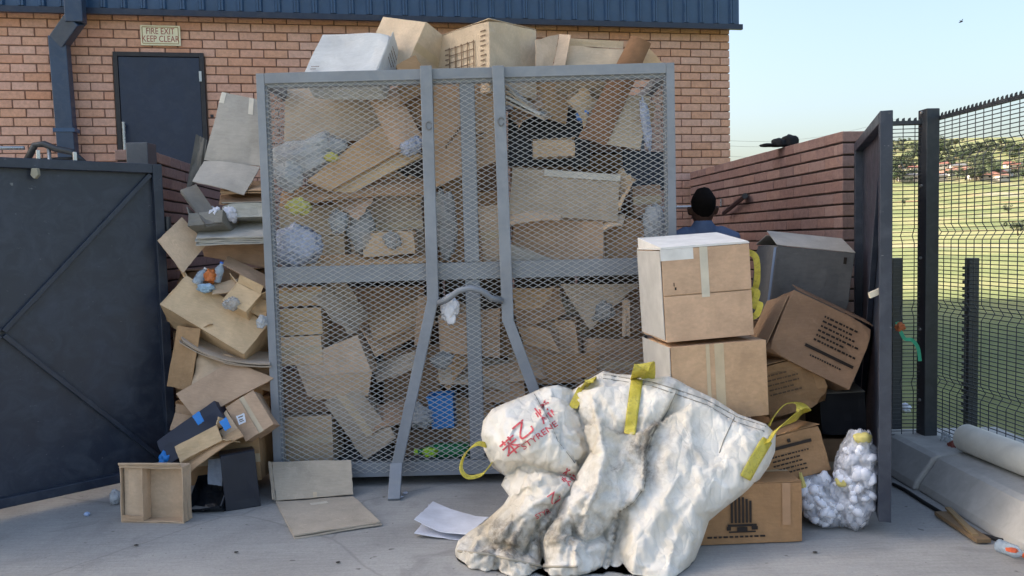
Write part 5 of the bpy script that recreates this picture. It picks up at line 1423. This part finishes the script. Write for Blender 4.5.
SHRINK, NFR = .075, 22
def make_bag():
    t = Thing('bulk_bag', 'big crumpled white woven bulk bag with yellow loops and red lettering', 'bulk bag')
    step = 2.5
    ring = []
    n = len(OUT)
    for i in range(n):     # resample outline
        a, b = OUT[i], OUT[(i + 1) % n]; L = math.hypot(b[0] - a[0], b[1] - a[1]); k = max(1, int(L / step + .5))
        for j in range(k): ring.append((a[0] + (b[0] - a[0]) * j / k, a[1] + (b[1] - a[1]) * j / k))
    closed = OUT + [OUT[0]]
    inner = []
    y = 372.0; row = 0
    while y < 608:
        x = 455.0 + (step / 2 if row % 2 else 0)
        while x < 778:
            if inside((x, y), OUT):
                e = dpoly((x, y), closed)[0]
                if e > step * .75: inner.append((x, y, e))
            x += step
        y += step * .87; row += 1
    from mathutils.geometry import delaunay_2d_cdt
    pts2 = [V((p[0], p[1])) for p in ring] + [V((p[0], p[1])) for p in inner]
    es = [0.0] * len(ring) + [p[2] for p in inner]
    ed = [(i, (i + 1) % len(ring)) for i in range(len(ring))]
    vv, ee, ff, *_ = delaunay_2d_cdt(pts2, ed, [list(range(len(ring)))], 1, 1e-4)
    nr = len(ring); m = MB(); grime_and_folds = []
    def low(p):
        if p.z < .006: p.z = .006
        return p
    front = []
    for i, p in enumerate(vv):
        e = es[i] if i < len(es) else 0
        q = low(P(p[0], p[1], bag_depth(p[0], p[1], e))); front.append(q); m.v.append(q)
        gx, gy = p
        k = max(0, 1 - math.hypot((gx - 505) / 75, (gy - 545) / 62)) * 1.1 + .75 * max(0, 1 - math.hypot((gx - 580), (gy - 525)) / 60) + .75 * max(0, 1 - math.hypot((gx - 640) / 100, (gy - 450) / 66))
        k += .35 * math.exp(-(dpoly((gx, gy), CREASES[0][0])[0] / 5) ** 2) + .3 * math.exp(-(dpoly((gx, gy), CREASES[13][0])[0] / 5) ** 2)  # extra darkening along two of the fold lines
        grime_and_folds.append(min(1.2, k))
    # back side: same cloth folded behind, resting on the ground
    bk = []
    for i, p in enumerate(vv):
        e = es[i] if i < len(es) else 0
        if e <= 0: bk.append(i); continue
        d = bag_base(p[0], p[1]) + .20 + .16 * (1 - math.exp(-e / 30.0)) + .012 * noise.noise(V((p[0] * .05, p[1] * .05, 7)))
        bk.append(len(m.v)); q = P(p[0], p[1], d); m.v.append(low(q)); grime_and_folds.append(grime_and_folds[i])
    for f in ff:
        m.f.append(list(f))
    for f in ff:
        g = [bk[i] for i in f][::-1]
        if any(i >= len(vv) for i in g): m.f.append(g)
    me = bpy.data.meshes.new('cloth'); me.from_pydata([tuple(v) for v in m.v], [], m.f)
    at = me.attributes.new('grime_and_folds', 'FLOAT', 'POINT'); at.data.foreach_set('value', grime_and_folds[:len(m.v)])
    # let the woven cloth buckle: it is a little larger than the space its seams leave it
    so = bpy.data.objects.new('cloth_sim', me); link(so)
    pin = so.vertex_groups.new(name='pin'); rp = random.Random(3)
    lines = [c[0] for c in CREASES if abs(c[1]) > .036]
    for i in range(len(m.v)):
        if i >= len(vv): pin.add([i], 1, 'REPLACE'); continue
        e = es[i] if i < len(es) else 0
        wgt = 1.0 if e < 1.5 else 0
        if not wgt:
            d_ = min(dpoly((vv[i][0], vv[i][1]), l_)[0] for l_ in lines)
            if d_ < 2.2 and rp.random() < .55: wgt = 1.0
            elif m.v[i].z < .012: wgt = 1.0
            elif rp.random() < .008: wgt = 1.0
        if wgt: pin.add([i], wgt, 'REPLACE')
    sg = so.vertex_groups.new(name='taut')
    for i in range(len(vv)):
        f_ = max(0, min(1, (vv[i][0] - 600) / 60)); sg.add([i], f_, 'REPLACE')
    cm_ = so.modifiers.new('cloth', 'CLOTH'); st_ = cm_.settings
    st_.quality = 6; st_.mass = .25; st_.tension_stiffness = 18; st_.compression_stiffness = 18; st_.shear_stiffness = 8; st_.bending_stiffness = .05
    st_.vertex_group_mass = 'pin'; st_.shrink_min = -SHRINK; st_.shrink_max = -.03; st_.vertex_group_shrink = 'taut'; st_.air_damping = 6; st_.effector_weights.gravity = .35
    cm_.collision_settings.use_collision = False
    cm_.point_cache.frame_start = 1; cm_.point_cache.frame_end = 40
    for fr in range(1, NFR + 1): scene.frame_set(fr)
    dg = bpy.context.evaluated_depsgraph_get()
    me2 = bpy.data.meshes.new_from_object(so.evaluated_get(dg)); me2.name = 'cloth'
    bpy.data.objects.remove(so); scene.frame_set(1)
    for v in me2.vertices:
        if v.co.z < .006: v.co.z = .006
    from mathutils.bvhtree import BVHTree
    bv = BVHTree.FromPolygons([v.co.copy() for v in me2.vertices], [list(p.vertices) for p in me2.polygons])
    me2.materials.clear()
    cl_ = t.add('cloth', me2, bag_mat(), smooth=True)
    def surf(x, y, off=.004):
        e = dpoly((x, y), closed)[0] if inside((x, y), OUT) else 0
        q = P(x, y, bag_depth(x, y, e)); k = (q - CAM).normalized(); loc = bv.ray_cast(CAM, k)[0]
        if loc is not None and (loc - q).length < .35: q = loc
        q = q - k * (off if off < .01 else .012); q.z = max(q.z, .008); return q
    # hem and seams: cords following the cloth
    SEAM = flat('grey_seam_thread', (150, 144, 132), .8)
    def seam(pts, r, off=.002, mat=SEAM, name='seam'):
        sp = []
        for a, b in zip(pts[:-1], pts[1:]):
            k = max(1, int(math.hypot(b[0] - a[0], b[1] - a[1]) / 4))
            sp += [(a[0] + (b[0] - a[0]) * j / k, a[1] + (b[1] - a[1]) * j / k) for j in range(k)]
        sp.append(pts[-1]); t.add(name, MB().tube([surf(x, y, off) for x, y in sp], r, 5), mat, smooth=True)
    seam(C((415,62),(480,72),(540,82),(600,100),(680,128),(760,172),(830,195)), .0035)
    seam(C((415,72),(480,82),(540,92),(600,112),(680,140),(755,184),(826,207)), .003)
    seam(C((600,110),(578,160),(545,210),(524,260),(527,310),(521,350),(492,390),(458,412)), .0028)
    seam(C((750,172),(722,232),(712,262)), .0025)
    seam(C((240,112),(280,182),(300,232),(344,288)), .0028)
    seam(C((46,512),(120,520),(200,538),(260,552),(350,552)), .006, .004, flat('dirty_hem', (170, 162, 146), .8), 'hem')
    # red stencilled lettering following the cloth
    rt = NT('faded_red_stencil'); rv = rt.coords()
    rt.l(rt.ramp(rt.noise(rv, 18, 5, .7), [(.3, lin((196, 60, 72))), (.7, lin((222, 112, 118)))]), rt.b.inputs['Base Color']); rt.b.inputs['Roughness'].default_value = .8
    rt.l(rt.ramp(rt.noise(rv, 34, 6, .75), [(.36, G1(.35)), (.46, G1(1))]), rt.b.inputs['Alpha'])
    RED = rt.m
    def letters(txt, size, cx, cy, ang, shear=0, sx=1):
        me = text_mesh(txt, size, fat=size * .010)
        bm = bmesh.new(); bm.from_mesh(me); bpy.data.meshes.remove(me)
        bmesh.ops.triangulate(bm, faces=bm.faces)
        for _ in range(3):
            le = [e for e in bm.edges if e.calc_length() > 3.5]
            if le: bmesh.ops.subdivide_edges(bm, edges=le, cuts=1); bmesh.ops.triangulate(bm, faces=bm.faces)
        ca, sa = math.cos(R(ang)), math.sin(R(ang))
        for v in bm.verts:
            x, y = v.co.x * sx + shear * v.co.y, v.co.y
            v.co = surf(cx + x * ca + y * sa, cy + x * sa - y * ca, .005)
        # worn stencil: drop some faces
        me = bpy.data.meshes.new('lettering'); bm.to_mesh(me); bm.free()
        t.add('lettering', me, RED)
    for ch, x, y in (('苯', *C((183, 248))[0]), ('乙', *C((214, 204))[0]), ('烯', *C((270, 160))[0])):
        letters(ch, 20, x, y, -40)
    x, y = C((254, 218))[0]; letters('STYRENE', 8.5, x, y, -36, sx=1.25)
    x, y = C((330, 325))[0]; letters('烯', 15, x, y, -50)
    x, y = C((292, 378))[0]; letters('乙', 13, x, y, -35)
    x, y = C((262, 418))[0]; letters('STYR', 7, x, y, -25)
    # lifting loops
    def strap_on(pts, hw):
        sp = []
        for a, b in zip(pts[:-1], pts[1:]):
            k = max(1, int(math.hypot(b[0] - a[0], b[1] - a[1]) / 3)); sp += [(a[0] + (b[0] - a[0]) * j / k, a[1] + (b[1] - a[1]) * j / k) for j in range(k)]
        sp.append(pts[-1]); mm = MB(); n_ = len(sp); q5 = (-1, -.5, 0, .5, 1)
        for i, (x, y) in enumerate(sp):
            a, b = sp[max(i - 2, 0)], sp[min(i + 2, n_ - 1)]; l_ = math.hypot(b[0] - a[0], b[1] - a[1]); ux, uy = -(b[1] - a[1]) / l_, (b[0] - a[0]) / l_
            for s_ in q5: mm.v.append(surf(x + ux * hw * s_, y + uy * hw * s_, .009))
        for i in range(n_ - 1):
            for k in range(4): mm.f.append([i * 5 + k, i * 5 + k + 1, i * 5 + k + 6, i * 5 + k + 5])
        o = t.add('strap', mm, WEB, smooth=True); sm_ = o.modifiers.new('smooth', 'SMOOTH'); sm_.iterations = 6
        so_ = o.modifiers.new('solid', 'SOLIDIFY'); so_.thickness = .004
    def loop(pts, wd, side=None): 
        q = [surf(*p[:2], off=.02) if len(p) == 2 else P(*p) for p in pts]
        t.add('lifting_loop', ribbon('', q, wd, side=side), WEB)
    S_ = lambda *pts: [c for c in C(*pts)]
    a = S_((483, 218), (490, 160), (497, 110), (503, 72))
    strap_on(a, 7.5); loop([a[-1], (640, 370, 4.12), (644, 364, 4.16), (648, 366, 4.24), (648, 384, 4.3)], .082, side=(1, .25, .1))
    a = S_((790, 330), (810, 285), (835, 235), (855, 205))
    a = S_((775, 330), (800, 285), (826, 240), (846, 212))
    strap_on(a[:3] + [((a[2][0] + a[3][0]) / 2, (a[2][1] + a[3][1]) / 2)], 7.2); loop([a[2], a[3], (788, 421, 4.12), (803, 412, 4.26), (800, 404, 4.34), (786, 404, 4.36), (774, 416, 4.34), (768, 428, 4.30)], .078, side=[(.82, .1, .5), (.82, .2, .5), (.75, .45, .4), (.6, .8, .2), (.3, 1, -.2), (.2, 1, -.3), (.2, 1, -.2)])
    a = S_((338, 148), (352, 120), (366, 95))
    loop(a + [(588, 382, 4.22), (592, 379, 4.28), (590, 388, 4.32)], .055, side=(.85, .3, .3))
    loop([(492, 463, 4.12), (482, 474, 4.06), (468, 477, 4.02), (461, 468, 4.02), (466, 453, 4.05), (478, 444, 4.1), (488, 446, 4.16)], .03, side=(.5, 1, .25))
    t.done()
    return surf
make_bag()
# ------------------------------------------------------------------ the person behind the boxes
def capsule_chain(m, pts, n=12):
    """closed tapered limb: pts = [(point, radius_side, radius_front)]"""
    ps = [V(p[0]) for p in pts]; b = len(m.v); prev = None
    ring = []
    full = [(ps[0] - (ps[1] - ps[0]).normalized() * min(pts[0][1:]) * .7, pts[0][1] * .55, pts[0][2] * .55)] + [(ps[i], pts[i][1], pts[i][2]) for i in range(len(ps))] + [(ps[-1] + (ps[-1] - ps[-2]).normalized() * min(pts[-1][1:]) * .7, pts[-1][1] * .55, pts[-1][2] * .55)]
    for i, (p, rs, rf) in enumerate(full):
        d = (full[min(i + 1, len(full) - 1)][0] - full[max(i - 1, 0)][0]).normalized()
        s_ = V((1, 0, 0)) - d * d.x
        if s_.length < .2: s_ = V((0, 1, 0)) - d * d.y
        s_.normalize(); f_ = d.cross(s_)
        for k in range(n):
            a = 2 * math.pi * k / n; m.v.append(p + s_ * (rs * math.cos(a)) + f_ * (rf * math.sin(a)))
    q = len(full)
    for i in range(q - 1):
        for k in range(n):
            k2 = (k + 1) % n; m.f.append([b + i * n + k, b + i * n + k2, b + (i + 1) * n + k2, b + (i + 1) * n + k])
    m.f.append([b + k for k in range(n)][::-1]); m.f.append([b + (q - 1) * n + k for k in range(n)])

def person():
    hp = P(703, 206, 5.42)       # middle of the head
    ox, oy = hp.x, hp.y
    Z = hp.z - .12               # chin height
    k = (Z + .23) / 1.80         # scale for a 1.80 m figure whose chin is at 1.57
    def L(x, y, z): return V((ox + x * k, oy + y * k, .035 + z * (hp.z + .108 - .035) / 1.80))
    t = Thing('person', 'person with short dark hair in a blue-grey shirt, seen from behind the boxes', 'person')
    SK = flat('dark_brown_skin', (72, 48, 38), .55); SH = flat('blue_grey_shirt_cloth', (88, 104, 134), .85); TR = flat('dark_trouser_cloth', (44, 46, 54), .9); HR = flat('black_hair', (22, 19, 18), .95, .1)
    def remesh(o, v, sm=6):
        r = o.modifiers.new('remesh', 'REMESH'); r.mode = 'VOXEL'; r.voxel_size = v; r.use_smooth_shade = True
        s_ = o.modifiers.new('smooth', 'SMOOTH'); s_.iterations = sm; s_.factor = .5
    m = MB()
    c = capsule_chain
    c(m, [(L(0, 0, .92), .16, .11), (L(0, 0, 1.05), .145, .10), (L(0, .01, 1.2), .16, .11), (L(0, .01, 1.36), .18, .115), (L(0, 0, 1.46), .13, .08)])
    c(m, [(L(0, 0, 1.42), .074, .07), (L(0, .0, 1.58), .068, .066)])
    c(m, [(L(0, .035, 1.585), .052, .06), (L(0, .02, 1.62), .074, .085), (L(0, .02, 1.68), .080, .098), (L(0, .01, 1.745), .062, .08)])
    c(m, [(L(0, .118, 1.69), .010, .012), (L(0, .128, 1.655), .016, .014)], 8)          # nose
    c(m, [(L(-.02, .104, 1.622), .010, .008), (L(.02, .104, 1.622), .010, .008)], 8)     # mouth
    for s in (-1, 1):
        c(m, [(L(.086 * s, .01, 1.645), .013, .02), (L(.092 * s, .0, 1.685), .015, .026)], 8)   # ear
        c(m, [(L(.03 * s, .096, 1.70), .014, .01), (L(.036 * s, .094, 1.70), .012, .01)], 8)      # eye
        # arms: hands meet in front at a box
        sh, el, wr = L(.175 * s, 0, 1.44), L(.255 * s, .02, 1.13), L(.17 * s, .24, 1.04)
        c(m, [(L(.12 * s, 0, 1.43), .06, .06), (sh, .058, .06), ((sh + el) / 2, .046, .05), (el, .04, .042), ((el + wr) / 2, .037, .038), (wr, .027, .024)])
        hd = (wr - el).normalized()
        pl = wr + hd * .08
        c(m, [(wr, .026, .02), (wr + hd * .04, .038, .018), (pl, .042, .016)])
        for j in range(4):
            o_ = V((.026 - .0175 * j, 0, 0)); a = pl + o_
            ln = (.070, .080, .075, .058)[j] * k
            c(m, [(a, .0085, .0085), (a + hd * ln * .5 + V((0, 0, -.006)), .008, .008), (a + hd * ln * .85 + V((0, 0, -.026)), .007, .007)], 8)
        th = wr + hd * .025 + V((-.034 * s, 0, 0))
        c(m, [(th, .012, .012), (th + hd * .03 + V((-.022 * s, 0, -.008)), .010, .010), (th + hd * .055 + V((-.024 * s, 0, -.02)), .008, .008)], 8)
        hip, kn, an = L(.09 * s, 0, .90), L(.10 * s, .01, .49), L(.105 * s, -.02, .09)
        c(m, [(hip, .088, .10), ((hip + kn) / 2, .075, .085), (kn, .054, .06), ((kn + an) / 2 + V((0, -.01, .06)), .05, .058), (an, .036, .04)])
        c(m, [(L(.105 * s, -.04, .05), .036, .04), (L(.11 * s, .06, .04), .042, .034), (L(.115 * s, .15, .03), .038, .026)])
    body = t.add('body', m, SK, smooth=True); remesh(body, .0075, 4)
    # shirt with sleeves to the elbow and a collar
    m = MB()
    c(m, [(L(0, 0, .88), .175, .128), (L(0, 0, 1.05), .165, .122), (L(0, .01, 1.2), .178, .128), (L(0, .01, 1.36), .196, .132), (L(0, 0, 1.455), .145, .095)])
    for s in (-1, 1):
        sh, el = L(.180 * s, 0, 1.475), L(.255 * s, .02, 1.13)
        c(m, [(L(.10 * s, 0, 1.50), .072, .075), (sh, .072, .074), ((sh + el) / 2, .06, .064), (el + (sh - el) * .15, .056, .058)])
    c(m, [(L(0, .0, 1.50), .10, .09), (L(0, .006, 1.57), .080, .082)])
    s_ = t.add('shirt', m, SH, smooth=True); remesh(s_, .012, 3)
    m = MB()
    for s in (-1, 1):
        hip, kn, an = L(.09 * s, 0, .93), L(.10 * s, .01, .49), L(.105 * s, -.02, .10)
        c(m, [(hip, .098, .118), ((hip + kn) / 2, .088, .098), (kn, .07, .075), ((kn + an) / 2, .064, .07), (an, .058, .062)])
    c(m, [(L(0, 0, .90), .17, .122), (L(0, 0, 1.0), .165, .12)])
    s_ = t.add('trousers', m, TR, smooth=True); remesh(s_, .014, 3)
    m = MB()
    c(m, [(L(0, -.016, 1.662), .074, .080), (L(0, -.014, 1.695), .086, .102), (L(0, -.012, 1.735), .088, .106), (L(0, -.008, 1.768), .072, .086)])
    # cut the hair back from the face
    h = t.add('hair', m, HR, smooth=True); remesh(h, .012, 3)
    for v in h.data.vertices:
        if v.co.y > oy + .05 * k and v.co.z < L(0, 0, 1.735).z: v.co.y = oy + .05 * k
    for s in (-1, 1):
        m = MB(); c(m, [(L(.105 * s, -.055, .045), .045, .05), (L(.11 * s, .06, .035), .05, .042), (L(.115 * s, .165, .03), .044, .034)])
        sh_ = t.add('shoe', m, flat('black_shoe', (24, 24, 26), .5), smooth=True)
        for v in sh_.data.vertices: v.co.z = max(v.co.z, .036)
    t.done()
    a = V((ox - .35, oy - .28, .004))
    sheet('flattened carton on the ground under the person', [a + V((0, .6, .02)), a + V((.72, .6, .02)), a + V((.72, 0, .02)), a + V((0, 0, .02))], K, plies=2, wav=.004)
person()

# ------------------------------------------------------------------ things on and above the walls
BLK = flat('black_cloth', (20, 20, 24), .8)
t = Thing('black_bundle', 'black crumpled bundle lying on top of the brick enclosure wall', 'bundle')
wz = ZW
for j, (x, y, rx, rz) in enumerate(((786, 147, .07, .06), (775, 150, .06, .045))):
    q = P(x, y, 6.35); q = V((q.x + .03, q.y, wz + rz * .55)); t.add('lobe', lump(q, rx, .07, rz, 120 + j, amp=.25, sub=3, flatz=wz + .002), BLK, smooth=True)
q = P(768, 152, 6.35); q.z = wz + .015
t.add('tail', lump(q, .07, .05, .016, 123, amp=.2, sub=3, flatz=wz + .002), BLK, smooth=True); t.done()
# stay and rail fixed to the wall behind the person
t = Thing('wall_rail', 'dark steel stay sloping up the brick wall behind the person', 'rail')
ru = (RWb - RWa).normalized(); rn = V((-ru.y, ru.x, 0)); rn = rn if rn.x < 0 else -rn
def onr(px, py, out): return hit(px, py, RWa + rn * out, rn)
t.add('stay', MB().tube([onr(724, 213, .06), onr(745, 196, .06)], .022, 8), paint('dark_red_steel', (58, 40, 44), .5, .1), smooth=True, auto=40)
t.add('bracket', MB().tube([onr(745, 196, .0), onr(745, 196, .075)], .026, 8), DARKM, smooth=True, auto=40)
t.add('bolt', MB().tube([onr(721, 206, .02), onr(721, 199, .02)], .010, 6), STEEL)
t.done()
q0 = V((1.05, 8.22, 0)); 
rl = [P(676, 207, 7.9), P(722, 204, 7.4)]
single('steel_rail', 'thin galvanised rail crossing the corner behind the person', 'rail', MB().tube([V((CX1 + .1, 7.95, rl[0].z)), V((2.04, 7.95, rl[0].z))], .018, 8), STEEL, smooth=True, auto=40)
# handrail of the fire door landing, behind the navy gate
t = Thing('handrail', 'black and steel handrail on the landing left of the fire door', 'handrail')
a = P(-20, 148, 6.9); b_ = P(24, 148, 6.9)
t.add('steel_tube', MB().tube([a + V((-1.2, -.2, 0)), a, b_], .017, 8), STEEL, smooth=True)
hz = [P(24, 166, 6.6), P(35, 145, 6.6), P(44, 144, 6.6), P(56, 149, 6.6), P(72, 152, 6.6), P(84, 163, 6.6)]
t.add('black_tube', MB().tube(hz, .028, 8), DARKM, smooth=True)
t.add('black_tube', MB().tube([P(26, 160, 6.65), P(80, 158, 6.65)], .014, 8), DARKM, smooth=True)
p = P(49, 152, 6.6); t.add('baluster', MB().tube([p + V((0, 0, .05)), V((p.x, p.y, 1.5))], .016, 8), STEEL, smooth=True)
p = P(24, 160, 6.6); t.add('baluster', MB().tube([p, V((p.x, p.y, 1.5))], .022, 8), DARKM, smooth=True)
t.done()
single('stone_weight', 'small pale padlock hanging on the navy gate top rail', 'padlock', MB().extrude([P(31, 168, 4.72), P(37, 168, 4.72), P(38, 175, 4.72), P(34, 179, 4.72), P(30, 175, 4.72)], V((.0, .03, 0))), flat('pale_brass', (150, 146, 130), .5), bevel=.004)

# ------------------------------------------------------------------ litter along the kerb
lw = [PZ(941, 513, .02), PZ(984, 541, .02)]
t = Thing('broken_plank', 'splintered strip of weathered wood against the kerb foot', 'plank')
t.add('plank', MB().bar(lw[0], lw[1], .075, .022), flat('weathered_wood', (124, 104, 80), .85), bevel=.003)
t.add('splinter', MB().bar(lw[0] + V((.05, .02, .02)), lw[1] + V((-.02, .04, .016)), .03, .012), flat('pale_wood', (150, 128, 96), .85)); t.done()
bottle('crushed clear bottle with an orange label at the kerb foot', PZ(998, 545, .03), PZ(1026, 556, .03), .032, plastic('clear_bottle_plastic', (190, 210, 228), .55, .15), flat('orange_cap', (210, 90, 40), .4))
lump_thing('orange_label', 'scrap of orange label stuck to the crushed bottle', 'label', PZ(1012, 550, .062), (.026, .022, .008), flat('orange_label_paper', (206, 96, 60), .6), 131, amp=.3)
lump_thing('litter_bag', 'small clear plastic bag at the fence foot by the pipe', 'plastic bag', P(946, 442, 4.98), (.035, .03, .06), CLEARF, 132, amp=.35)
lump_thing('red_wrapper', 'red and white wrapper stuffed at the end of the pipe', 'wrapper', P(957, 447, 4.85), (.055, .04, .04), flat('dull_red_film', (150, 84, 74), .5), 133, amp=.4)
lump_thing('paper_litter', 'white paper litter behind the short fence panel', 'paper', PZ(903, 408, .06), (.06, .05, .04), flat('white_tissue', (214, 216, 228), .8), 134, amp=.4)
tt = Thing('green_tape', 'green plastic tape tied to the fence beside the gate', 'tape')
tt.add('tape', ribbon('', [(897, 322, 5.1), (904, 338, 5.08), (912, 340, 5.08), (918, 348, 5.08), (920, 361, 5.08)], .022), flat('mint_green_tape', (70, 190, 150), .5)); tt.done()
lump_thing('rope_knot', 'orange rope knot on the fence above the green tape', 'rope', P(900, 327, 5.1), (.03, .02, .03), flat('orange_rope', (190, 110, 70), .8), 135, amp=.4)
for i, (x, y) in enumerate(((400, 497), (405, 493), (670, 557), (136, 545), (236, 552), (338, 562), (560, 492), (915, 474), (815, 552), (430, 505))):
    lump_thing('ground_scrap', ['scrap of plastic beside the cage leg', 'crumb of paper behind the cage leg', 'white crumb beside the bulk bag edge', 'dark twig on the concrete left of centre', 'dark chip on the concrete below the black box', 'dark chip on the concrete below the flattened carton', 'pale crumb under the cage', 'white crumb on the kerb slope', 'grey chip near the clear bags', 'pale chip by the white card'][i],
               'scrap', PZ(x, y, .008), ((.018, .01, .008) if i < 3 else (.012, .009, .003)), flat('pale_scrap', (200, 204, 220), .6) if i in (0, 1, 2, 6, 7, 9) else flat('dark_scrap', (60, 56, 52), .8), 140 + i, amp=.4, sub=2)

# ------------------------------------------------------------------ far hillside: houses, trees, cables
def ground_at(px, py):
    k = CM @ V(((px - 512) / F, -(py - 288) / F, -1)); d = 15.0
    while d < 1500:
        p = CAM + k * (d / k.y)
        if p.z < terrain_h(p.x, p.y): return V((p.x, p.y, terrain_h(p.x, p.y)))
        d *= 1.006
    return None
HW = [flat('house_wall_%d' % i, c, .9) for i, c in enumerate(((206, 196, 182), (190, 176, 160), (214, 210, 204)))]
HRF = [flat('house_roof_%d' % i, c, .9) for i, c in enumerate(((150, 98, 84), (120, 118, 118), (164, 120, 100)))]
r = random.Random(5)
nh = 0
for i in range(34):
    px = 884 + i * 4.6 + r.uniform(-2, 2); py = r.uniform(168, 182)
    p = ground_at(px, py)
    if p is None: continue
    w_, d_, h_ = r.uniform(5, 9), r.uniform(5, 7), r.uniform(2.4, 3.2); an = r.uniform(-.5, .5)
    u = V((math.cos(an), math.sin(an), 0)); v = V((-u.y, u.x, 0)); up = V((0, 0, 1))
    t = Thing('hillside_house', 'small pale house on the far hillside seen through the fence', 'house', 'houses on the far hillside')
    p = p - up * .5
    t.add('wall', MB().box(p + up * (h_ / 2 + .25), u * (w_ / 2), v * (d_ / 2), up * (h_ / 2 + .25)), r.choice(HW))
    e = p + up * (h_ + .5); rf = MB()
    A = [e + u * (s * (w_ / 2 + .4)) + v * (q * (d_ / 2 + .4)) for s in (-1, 1) for q in (-1, 1)]; B_ = [e + u * (s * (w_ / 2 + .4)) + up * 1.5 for s in (-1, 1)]
    rf.v += A + B_; rf.f += [[0, 2, 5, 4], [1, 4, 5, 3], [0, 4, 1], [2, 3, 5], [0, 1, 3, 2]]
    t.add('roof', rf, r.choice(HRF))
    for s in (-.28, .28): t.add('window', MB().box(p + up * (.5 + h_ * .55) + u * (w_ * s) - v * (d_ / 2 + .02), u * .6, v * .03, up * .5), INK)
    t.done(); nh += 1
LEAF = NT('hillside_leaf'); LEAF.l(LEAF.hsv(LEAF.ramp(LEAF.noise(LEAF.coords(), 1.2, 3), [(.3, lin((62, 72, 52))), (.7, lin((96, 104, 78)))]), .25), LEAF.b.inputs['Base Color']); LEAF.b.inputs['Roughness'].default_value = .9
BARK = flat('hillside_bark', (84, 70, 58), .9)
def tree_meshes(seed):
    r2 = random.Random(seed); m = MB(); tr = MB()
    tr.tube([(0, 0, 0), (.1, 0, 1.2), (0, .1, 2.4), (.05, 0, 3.4)], [.22, .17, .12, .05], 6)
    for k in range(5):
        a = r2.uniform(0, 6.28); tr.tube([(0, 0, 1.6 + .2 * k), (math.cos(a) * .7, math.sin(a) * .7, 2.5 + .2 * k), (math.cos(a) * 1.3, math.sin(a) * 1.3, 3.1 + .2 * k)], [.09, .06, .02], 5)
    cl = [(V((r2.gauss(0, 1.0), r2.gauss(0, 1.0), 3.2 + r2.gauss(0, .7))), r2.uniform(.5, 1.0)) for _ in range(11)]
    for c_, rr in cl:
        for _ in range(70):
            d = V((r2.gauss(0, 1), r2.gauss(0, 1), r2.gauss(0, 1))).normalized() * rr * r2.uniform(.6, 1.05); p_ = c_ + d
            a1 = V((r2.gauss(0, 1), r2.gauss(0, 1), r2.gauss(0, 1))).normalized() * .22; a2 = d.normalized().cross(a1).normalized() * .2
            m.poly([p_ - a1, p_ - a2 * .5, p_ + a1, p_ + a2])
    me = m.mesh('crown'); me.materials.append(LEAF.m); mt = tr.mesh('trunk'); mt.materials.append(BARK)
    return me, mt
TM = [tree_meshes(s) for s in (1, 2, 3)]
for i in range(190):
    px = 880 + r.uniform(0, 160); py = r.choice((r.uniform(146, 156), r.uniform(148, 162), r.uniform(176, 184), r.uniform(160, 174)))
    if i < 3: px, py = ((1018, 236), (1008, 214), (905, 206))[i]
    p = ground_at(px, py)
    if p is None: continue
    root = bpy.data.objects.new('hillside_tree', None); link(root); root.location = p; s_ = r.uniform(.8, 1.9) if i >= 3 else .6; root.scale = (s_ * 1.2, s_ * 1.2, s_); root.rotation_euler.z = r.uniform(0, 6.28)
    root['label'] = 'small grey-green tree on the far hillside seen through the fence'; root['category'] = 'tree'; root['group'] = 'trees on the far hillside'
    cm, tm = r.choice(TM)
    for nm, me in (('crown', cm), ('trunk', tm)):
        o = bpy.data.objects.new(nm, me); link(o); o.parent = root
CBL = flat('aluminium_cable', (150, 156, 162), .5)
for i, (ya, yb) in enumerate(((135, 118), (140, 124), (150, 136), (154, 146), (161, 152))):
    a = P(680, ya + 2, 70); b = P(900, yb, 78)
    pts = [a + (b - a) * (k / 14) - V((0, 0, 1.2 * math.sin(math.pi * k / 14))) for k in range(15)]
    single('power_cable', ['overhead power cable, highest over the brick wall', 'overhead power cable, second from the top', 'overhead power cable, third from the top', 'overhead power cable, fourth from the top', 'overhead power cable, lowest over the brick wall'][i], 'cable', MB().tube(pts, .014, 4), CBL, group='overhead power cables')

t = Thing('flying_bird', 'tiny dark bird flying high in the pale sky', 'bird')
c = P(961, 22, 60); m = MB()
capsule_chain(m, [(c + V((-.16, 0, -.04)), .02, .02), (c + V((-.04, 0, 0)), .05, .045), (c + V((.08, 0, .03)), .035, .035), (c + V((.14, 0, .06)), .025, .025)], 8)
for s_ in (-1, 1):
    b = len(m.v); m.v += [c + V((.05, 0, .03)), c + V((-.05, 0, .01)), c + V((.0, s_ * .18, .16)), c + V((.06, s_ * .2, .18)), c + V((-.02, s_ * .34, .13))]
    m.f += [[b, b + 1, b + 2, b + 3], [b + 3, b + 2, b + 4]]
t.add('flying_bird', m, BLK); t.done()
